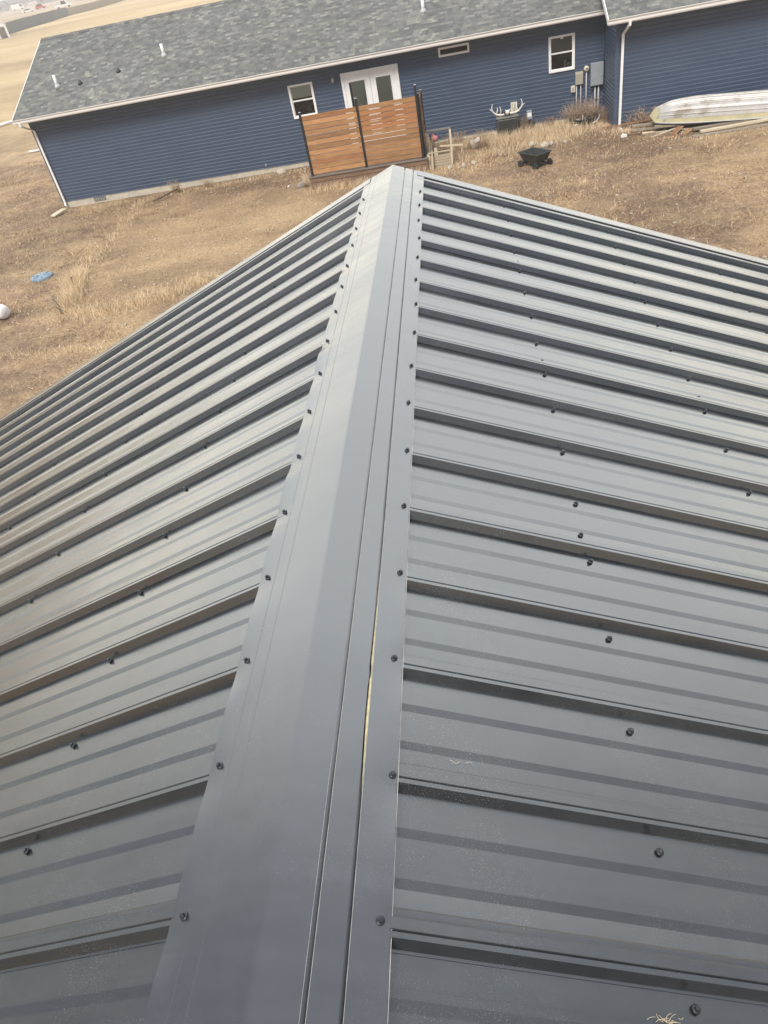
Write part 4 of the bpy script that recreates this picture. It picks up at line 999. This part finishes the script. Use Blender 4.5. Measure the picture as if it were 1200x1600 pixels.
brush('dead_weed', 2.72, 26.95, 0.14, 0.18, 60, 0.55, M_TWIG, 'grey weed between air conditioner and utility post', 'weed', 0.05, 0.3, 0.01, 8)
brush('dead_weed', 0.35, 26.9, 0.35, 0.2, 40, 0.5, M_REDWEED, 'reddish weed at the wall behind the planter crate', 'weed', 0.05, 0.4, 0.01, 9)
brush('dead_weed', 1.15, 26.95, 0.2, 0.15, 20, 0.35, M_REDWEED, 'small reddish weed at the wall left of the air conditioner', 'weed', 0.05, 0.4, 0.01, 10)
brush('dead_weed', -9.95, 27.0, 0.12, 0.1, 26, 0.45, M_GRASS[1], 'upright tan weed at the foundation between vent and branch', 'weed', 0.0, 0.15, 0.0, 11)
brush('dead_weed', -8.7, 26.9, 0.2, 0.1, 26, 0.3, M_GRASS[1], 'low tan weed at the foundation right of the branch', 'weed', 0.0, 0.2, 0.0, 12)
brush('dead_weed', 1.1, 25.75, 0.3, 0.2, 40, 0.35, M_TWIG, 'thin weed stalks around the torn white bucket', 'weed', 0.03, 0.4, 0.0, 13)
brush('dead_weed', -4.65, 24.6, 0.07, 0.07, 16, 0.5, M_GRASS[3], 'pale upright stalks at the left corner of the deck', 'weed', 0.05, 0.12, 0.0, 14)

# dry grass, numpy built
def blades(name, X, Y, Hh, W, mats, label, seed, lean=0.5, zoff=0.0):
    rs = np.random.RandomState(seed); n = len(X)
    Z = np.array([G(x, y) for x, y in zip(X, Y)]) + zoff - 0.01
    a = rs.uniform(0, 2*np.pi, n); dx, dy = np.cos(a)*W/2, np.sin(a)*W/2
    lx, ly = rs.normal(0, lean, n)*Hh, rs.normal(0, lean, n)*Hh
    co = np.zeros((n, 3, 3), np.float32)
    co[:, 0] = np.stack([X-dx, Y-dy, Z], -1); co[:, 1] = np.stack([X+dx, Y+dy, Z], -1); co[:, 2] = np.stack([X+lx, Y+ly, Z+Hh], -1)
    me = bpy.data.meshes.new(name); me.vertices.add(n*3); me.loops.add(n*3); me.polygons.add(n)
    me.vertices.foreach_set('co', co.ravel()); me.loops.foreach_set('vertex_index', np.arange(n*3, dtype=np.int32))
    me.polygons.foreach_set('loop_start', np.arange(0, n*3, 3, dtype=np.int32))
    for m_ in mats: me.materials.append(m_)
    me.polygons.foreach_set('material_index', rs.choice(len(mats), n).astype(np.int32))
    me.update(calc_edges=True); o = bpy.data.objects.new(name, me); C.objects.link(o); return tag(o, label, 'grass', kind='stuff')
rs = np.random.RandomState(1)
def house_free(X, Y):
    inside = ((Y > 27.3) & (X > -14.8)) | ((Y > 25.3) & (X > 5.3)) | ((X > -4.4) & (X < -0.55) & (Y > 24.1))
    return ~inside
N = 330000
X = rs.uniform(-24, 11.5, N); Y = 10.5+rs.beta(1.15, 1.0, N)*28
cl = np.array([noise.noise(Vector((x*0.9, y*0.9, 1))) + 0.7*noise.noise(Vector((x*3.3, y*3.3, 2))) for x, y in zip(X, Y)])
patch = np.hypot((X+6.6)/5.0, (Y-21.2)/4.8) < 0.85+0.25*cl
keep = house_free(X, Y) & (cl > rs.uniform(-0.9, 0.75, N)) & ~(patch & (rs.uniform(0, 1, N) < 0.55)); X, Y = X[keep], Y[keep]; cl = cl[keep]
blades('dry_grass', X, Y, rs.uniform(0.02, 0.08, len(X))*(1+np.clip(cl, 0, 1)), rs.uniform(0.008, 0.024, len(X)), [M_GRASS[0], M_GRASS[1], M_GRASS[1], M_GRASS[2], M_GRASS[2], M_GRASS[1]], 'short dry brown grass of the yard', 2, 1.1)
# taller straw along the old borders and the walls
PX, PY, PH = [], [], []
def strip(pts, wd, n, h):
    for (a, b_) in zip(pts[:-1], pts[1:]):
        L = math.hypot(b_[0]-a[0], b_[1]-a[1]); k = max(1, int(n*L))
        tt = rs.uniform(0, 1, k); PX.extend(a[0]+(b_[0]-a[0])*tt+rs.normal(0, wd, k)); PY.extend(a[1]+(b_[1]-a[1])*tt+rs.normal(0, wd, k)); PH.extend(rs.uniform(0.4, 1.0, k)*h)
strip([(-11.0, 22.0), (-10.8, 19.6), (-10.5, 18.3)], 0.22, 260, 0.20)
strip([(-10.7, 19.3), (-10.35, 18.2), (-9.95, 17.0)], 0.14, 700, 0.45)
strip([(-9.95, 16.95), (-9.1, 16.3), (-8.1, 16.4), (-7.2, 16.7), (-6.2, 17.4)], 0.22, 420, 0.26)
strip([(-11.2, 26.5), (-11.0, 24.2), (-10.9, 22.2)], 0.2, 150, 0.18)
strip([(-12, 14.6), (-9.5, 14.3), (-7.0, 13.9)], 0.15, 140, 0.14)
strip([(-4.3, 23.9), (-2.5, 23.85), (-0.7, 23.95)], 0.12, 330, 0.30)
strip([(0.2, 26.6), (1.7, 26.6)], 0.25, 350, 0.28)
strip([(1.4, 26.25), (3.0, 26.3), (4.2, 26.3)], 0.35, 900, 0.36)
strip([(2.3, 25.7), (4.6, 25.7)], 0.35, 520, 0.26)
strip([(0.4, 24.6), (2.2, 24.9), (3.6, 25.0)], 0.30, 330, 0.24)
strip([(4.9, 26.3), (5.3, 25.0), (5.8, 24.5)], 0.2, 300, 0.25)
strip([(5.9, 23.5), (7.2, 22.7), (9.5, 22.6)], 0.12, 70, 0.13)
strip([(-14.6, 27.0), (-10, 26.9), (-5.0, 26.9)], 0.14, 150, 0.16)
strip([(3.0, 20.4), (3.6, 20.8)], 0.35, 500, 0.10)
strip([(-0.5, 23.6), (1.5, 23.4)], 0.3, 200, 0.15)
X, Y, Hh = np.array(PX), np.array(PY), np.array(PH); kp = ~(((Y > 27.35) & (X > -14.8)) | ((Y > 25.32) & (X > 5.3)) | ((X > -4.38) & (X < -0.6) & (Y > 24.1)))
blades('tall_dry_grass', X[kp], Y[kp], Hh[kp], np.full(kp.sum(), 0.012), [M_GRASS[3], M_GRASS[3], M_GRASS[0], M_GRASS[0]], 'taller straw coloured grass in strips and clumps', 5, 0.45)
# pebbles and litter on the lawn
mb = MB(); q = random.Random(11)
for i in range(520):
    x, y = q.uniform(-18, 9), q.uniform(12, 26.5)
    if (-4.5 < x < -0.5 and y > 24) or (y > 25.2 and x > 5.2): continue
    s_ = q.uniform(0.012, 0.035); c = Vector((x, y, G(x, y)+s_*0.3)); vs = [c+Vector((q.uniform(.7, 1.3)*a*s_, q.uniform(.7, 1.3)*b_*s_, q.uniform(.4, .8)*e*s_)) for a in (-1, 1) for b_ in (-1, 1) for e in (-1, 1)]
    mb.add(vs, [(0,1,3,2),(4,6,7,5),(0,4,5,1),(2,3,7,6),(0,2,6,4),(1,5,7,3)])
tag(mb.build('pebbles', M_STONE), 'small pebbles scattered over the yard', 'pebbles', kind='stuff')

# ------------------------------------------------------------------ far field: fences, shed, vehicles, houses
def fence(A, B, h, n, mat, label, group=None):
    L = math.hypot(B[0]-A[0], B[1]-A[1]); t = empty('wooden_fence', (A[0], A[1], G(*A)), 0, label, 'fence', group)
    q = random.Random(int(L)); pan = MB(); po = []
    for i in range(n):
        u0_, u1_ = i/n, (i+1)/n; a = Vector((A[0]+(B[0]-A[0])*u0_, A[1]+(B[1]-A[1])*u0_, 0)); b_ = Vector((A[0]+(B[0]-A[0])*u1_, A[1]+(B[1]-A[1])*u1_, 0))
        za, zb = G(a.x, a.y)-G(*A), G(b_.x, b_.y)-G(*A); d = (b_-a).normalized(); nn = Vector((-d.y, d.x, 0))*0.03
        npk = 8
        for k in range(npk):
            p0 = a.lerp(b_, (k+0.04)/npk)-Vector((A[0], A[1], 0)); p1 = a.lerp(b_, (k+0.96)/npk)-Vector((A[0], A[1], 0)); z = za+(zb-za)*k/npk; hh = h+q.uniform(-0.04, 0.04)
            vs = [p0+nn+Vector((0, 0, z-0.1)), p1+nn+Vector((0, 0, z-0.1)), p1+nn+Vector((0, 0, z+hh)), p0+nn+Vector((0, 0, z+hh)), p0-nn+Vector((0, 0, z-0.1)), p1-nn+Vector((0, 0, z-0.1)), p1-nn+Vector((0, 0, z+hh)), p0-nn+Vector((0, 0, z+hh))]
            pan.add(vs, [(0, 1, 2, 3), (7, 6, 5, 4), (3, 2, 6, 7), (0, 3, 7, 4), (1, 5, 6, 2)])
        if i % 2 == 0:
            m_ = MB(); c = a-Vector((A[0], A[1], 0))+nn*3; m_.bx(c.x-0.06, c.x+0.06, c.y-0.06, c.y+0.06, za-0.1, za+h+0.08); po.append(m_)
    pan.build('pickets', mat, t)
    for m_ in po: m_.build('post', mat, t)
M_FENCED = simple('grey_fence', (0.15, 0.16, 0.17), 0.85); M_FENCEL = simple('pale_fence', (0.36, 0.31, 0.25), 0.85)
fence((-72, 110), (-93.5, 213.0), 1.85, 44, M_FENCED, 'dark grey board fence crossing the far field at top left')
fence((-93.4, 213.2), (-85, 330), 1.6, 40, M_FENCEL, 'pale faded fence continuing beyond the dark fence')
def gz(x, y): return G(x, y)
t = empty('garden_shed', (-76.0, 144.2, gz(-76, 144.2)), R(28), 'tiny white gabled shed with dark opening at far left edge', 'shed')
mb = MB(); mb.bx(-0.9, -0.55, -0.9, 0.9, 0, 1.9); mb.bx(0.55, 0.9, -0.9, 0.9, 0, 1.9); mb.bx(-0.55, 0.55, 0.8, 0.9, 0, 1.9); mb.bx(-0.55, 0.55, -0.9, -0.8, 1.6, 1.9); mb.prism([(-0.9, 1.9), (0.9, 1.9), (0, 2.5)], 'y', -0.88, 0.88); mb.build('wall', M_WHITE, t)
mb = MB()
for s_ in (-1, 1): mb.add([(0, -1.0, 2.58), (0, 1.0, 2.58), (s_*1.1, 1.0, 1.85), (s_*1.1, -1.0, 1.85), (0, -1.0, 2.50), (0, 1.0, 2.50), (s_*1.1, 1.0, 1.78), (s_*1.1, -1.0, 1.78)], [(0, 1, 2, 3), (4, 5, 6, 7), (0, 3, 7, 4), (1, 2, 6, 5), (3, 2, 6, 7)])
mb.build('roof', M_WHITE, t)
def vehicle(name, x, y, rz_, L, W_, Hh, mat, label, cat, kind='car'):
    t = empty(name, (x, y, gz(x, y)), rz_, label, cat)
    if kind == 'car': prof = [(-L/2, 0.35), (L/2, 0.35), (L/2, 0.8), (L*0.30, 0.95), (L*0.16, Hh), (-L*0.28, Hh), (-L*0.44, 0.98), (-L/2, 0.9)]; cab = [(L*0.27, 0.98), (L*0.155, Hh-0.08), (-L*0.27, Hh-0.08), (-L*0.41, 1.0)]
    elif kind == 'pickup': prof = [(-L/2, 0.45), (L/2, 0.45), (L/2, 0.95), (L*0.27, 1.1), (L*0.16, Hh), (-L*0.1, Hh), (-L*0.13, 1.12), (-L/2, 1.12)]; cab = [(L*0.24, 1.13), (L*0.155, Hh-0.08), (-L*0.09, Hh-0.08), (-L*0.12, 1.13)]
    else: prof = [(-L/2, 0.45), (L/2, 0.45), (L/2, 1.2), (L*0.40, Hh), (-L/2, Hh)]; cab = [(L*0.47, 1.3), (L*0.395, Hh-0.2), (L*0.2, Hh-0.2), (L*0.2, 1.3)]
    mb = MB(); mb.prism(prof, 'y', -W_/2, W_/2); mb.build('body', mat, t, bevel=0.05)
    mb = MB(); mb.prism(cab, 'y', -W_/2-0.012, -W_/2-0.002); mb.prism(cab, 'y', W_/2+0.002, W_/2+0.012); mb.build('side_window', M_BLACK, t)
    for sx in (-0.32, 0.32):
        for s_ in (-1, 1):
            mb = MB(); mb.lathe([(0.0, -0.1), (0.33, -0.1), (0.34, 0.1), (0.0, 0.1)], (sx*L, s_*(W_/2-0.08), 0.34), 14, rot=wrot); mb.build('wheel', M_TYRE, t)
M_RED = simple('red_paint', (0.5, 0.03, 0.03), 0.4); M_WP = simple('white_paint', (0.8, 0.8, 0.8), 0.35, 0, 0.03)
def dirp(dx, dy, r_): return dx*r_, dy*r_
x, y = dirp(-.404, .9147, 335); vehicle('pickup_truck', x, y, R(20), 5.8, 2.1, 2.3, M_WP, 'white pickup truck showing above the far end of the dark fence', 'pickup truck', 'pickup')
x, y = dirp(-.4253, .905, 420); vehicle('parked_car', x, y, R(10), 4.6, 1.8, 1.9, M_RED, 'red car in the hazy distance behind the dark fence', 'car')
x, y = dirp(-.4375, .899, 400); vehicle('parked_car', x, y, R(25), 5.0, 1.8, 1.5, M_WP, 'white car in the hazy distance left of the red car', 'car')
x, y = dirp(-.4455, .8953, 520); vehicle('delivery_van', x, y, R(15), 6.5, 2.1, 2.6, M_WP, 'white van farthest off near the top left corner', 'van', 'van')
def farhouse(x, y, rz_, L, D, h, mat, rmat, label):
    t = empty('distant_house', (x, y, gz(x, y)-0.3), rz_, label, 'house')
    mb = MB(); mb.bx(-L/2, L/2, -D/2, D/2, 0, h); mb.prism([(-D/2, h), (D/2, h), (0, h+D*0.25)], 'x', -L/2+0.02, L/2-0.02); mb.build('wall', mat, t)
    mb = MB()
    for s_ in (-1, 1): mb.add([(-L/2-.4, 0, h+D*0.25+.1), (L/2+.4, 0, h+D*0.25+.1), (L/2+.4, s_*(D/2+.5), h-.15), (-L/2-.4, s_*(D/2+.5), h-.15), (-L/2-.4, 0, h+D*0.25-.1), (L/2+.4, 0, h+D*0.25-.1), (L/2+.4, s_*(D/2+.5), h-.35), (-L/2-.4, s_*(D/2+.5), h-.35)], [(0, 1, 2, 3), (4, 5, 6, 7), (3, 2, 6, 7), (0, 3, 7, 4), (1, 2, 6, 5)])
    mb.build('roof', rmat, t)
    for i in range(3): mb = MB(); xx_ = -L/3+i*L/3; mb.bx(xx_-0.6, xx_+0.6, -D/2-0.03, -D/2-0.002, 1.0, 2.2); mb.build('window', M_DARKIN, t)
MG1 = simple('far_grey', (0.30, 0.30, 0.31), 0.8); MG2 = simple('far_roof', (0.14, 0.14, 0.15), 0.9); MG3 = simple('far_tan', (0.40, 0.33, 0.26), 0.8)
for i, (dx, dy, r_, m1_, lb) in enumerate(((-.466, .885, 600, MG1, 'hazy grey house just above the dark fence at left edge'), (-.447, .8945, 640, MG3, 'hazy tan house near the top left corner'),
        (-.415, .91, 560, MG1, 'hazy grey house beyond the white pickup'), (-.43, .903, 760, MG1, 'faint distant house above the red car'), (-.398, .917, 620, MG3, 'faint tan house right of the pickup in the haze'))):
    x, y = dx*r_, dy*r_; farhouse(x, y, R(10+i*9), 15, 9, 3, m1_, MG2, lb)

# ------------------------------------------------------------------ haze
HAZE = True
if HAZE:
    mb = MB(); mb.bx(-1650, 1650, -1650, 1650, -2.0, 27)
    hz = mb.build('haze', None if False else bpy.data.materials.new('haze_air')); m_ = hz.data.materials[0]; m_.use_nodes = True; t_ = m_.node_tree; t_.nodes.clear()
    pv = t_.nodes.new('ShaderNodeVolumePrincipled'); pv.inputs['Color'].default_value = (0.90, 0.89, 0.88, 1); pv.inputs['Density'].default_value = 0.0011; pv.inputs['Anisotropy'].default_value = 0.0
    oo = t_.nodes.new('ShaderNodeOutputMaterial'); t_.links.new(pv.outputs[0], oo.inputs['Volume']); tag(hz, 'thin pale smoky haze over the yard and fields', 'haze', kind='stuff')

# ------------------------------------------------------------------ groups of repeats
GROUPS = {'antler': 'deer antlers lying about the house wall', 'stone': 'stones scattered near the house and deck', 'plank': 'planks stacked under and before the boat',
          'scrap_board': 'scrap boards by the lumber pile', 'support_block': 'blocks under the boat', 'wooden_stake': 'wooden stakes at the deck corner', 'dead_weed': 'dead weeds along the house wall',
          'dead_bush': 'dead bushes in the house corner', 'fallen_branch': 'sticks lying on the lawn', 'drain_pipe': 'white pipes in the field', 'distant_house': 'hazy houses far off',
          'parked_car': 'cars in the hazy distance', 'privacy_screen': 'cedar privacy screens on the deck', 'wooden_fence': 'board fences in the far field', 'dry_straw': 'straw wisps on the metal roof'}
for o in sc.objects:
    if o.parent is None:
        b_ = o.name.split('.')[0]
        if b_ in GROUPS: o['group'] = GROUPS[b_]
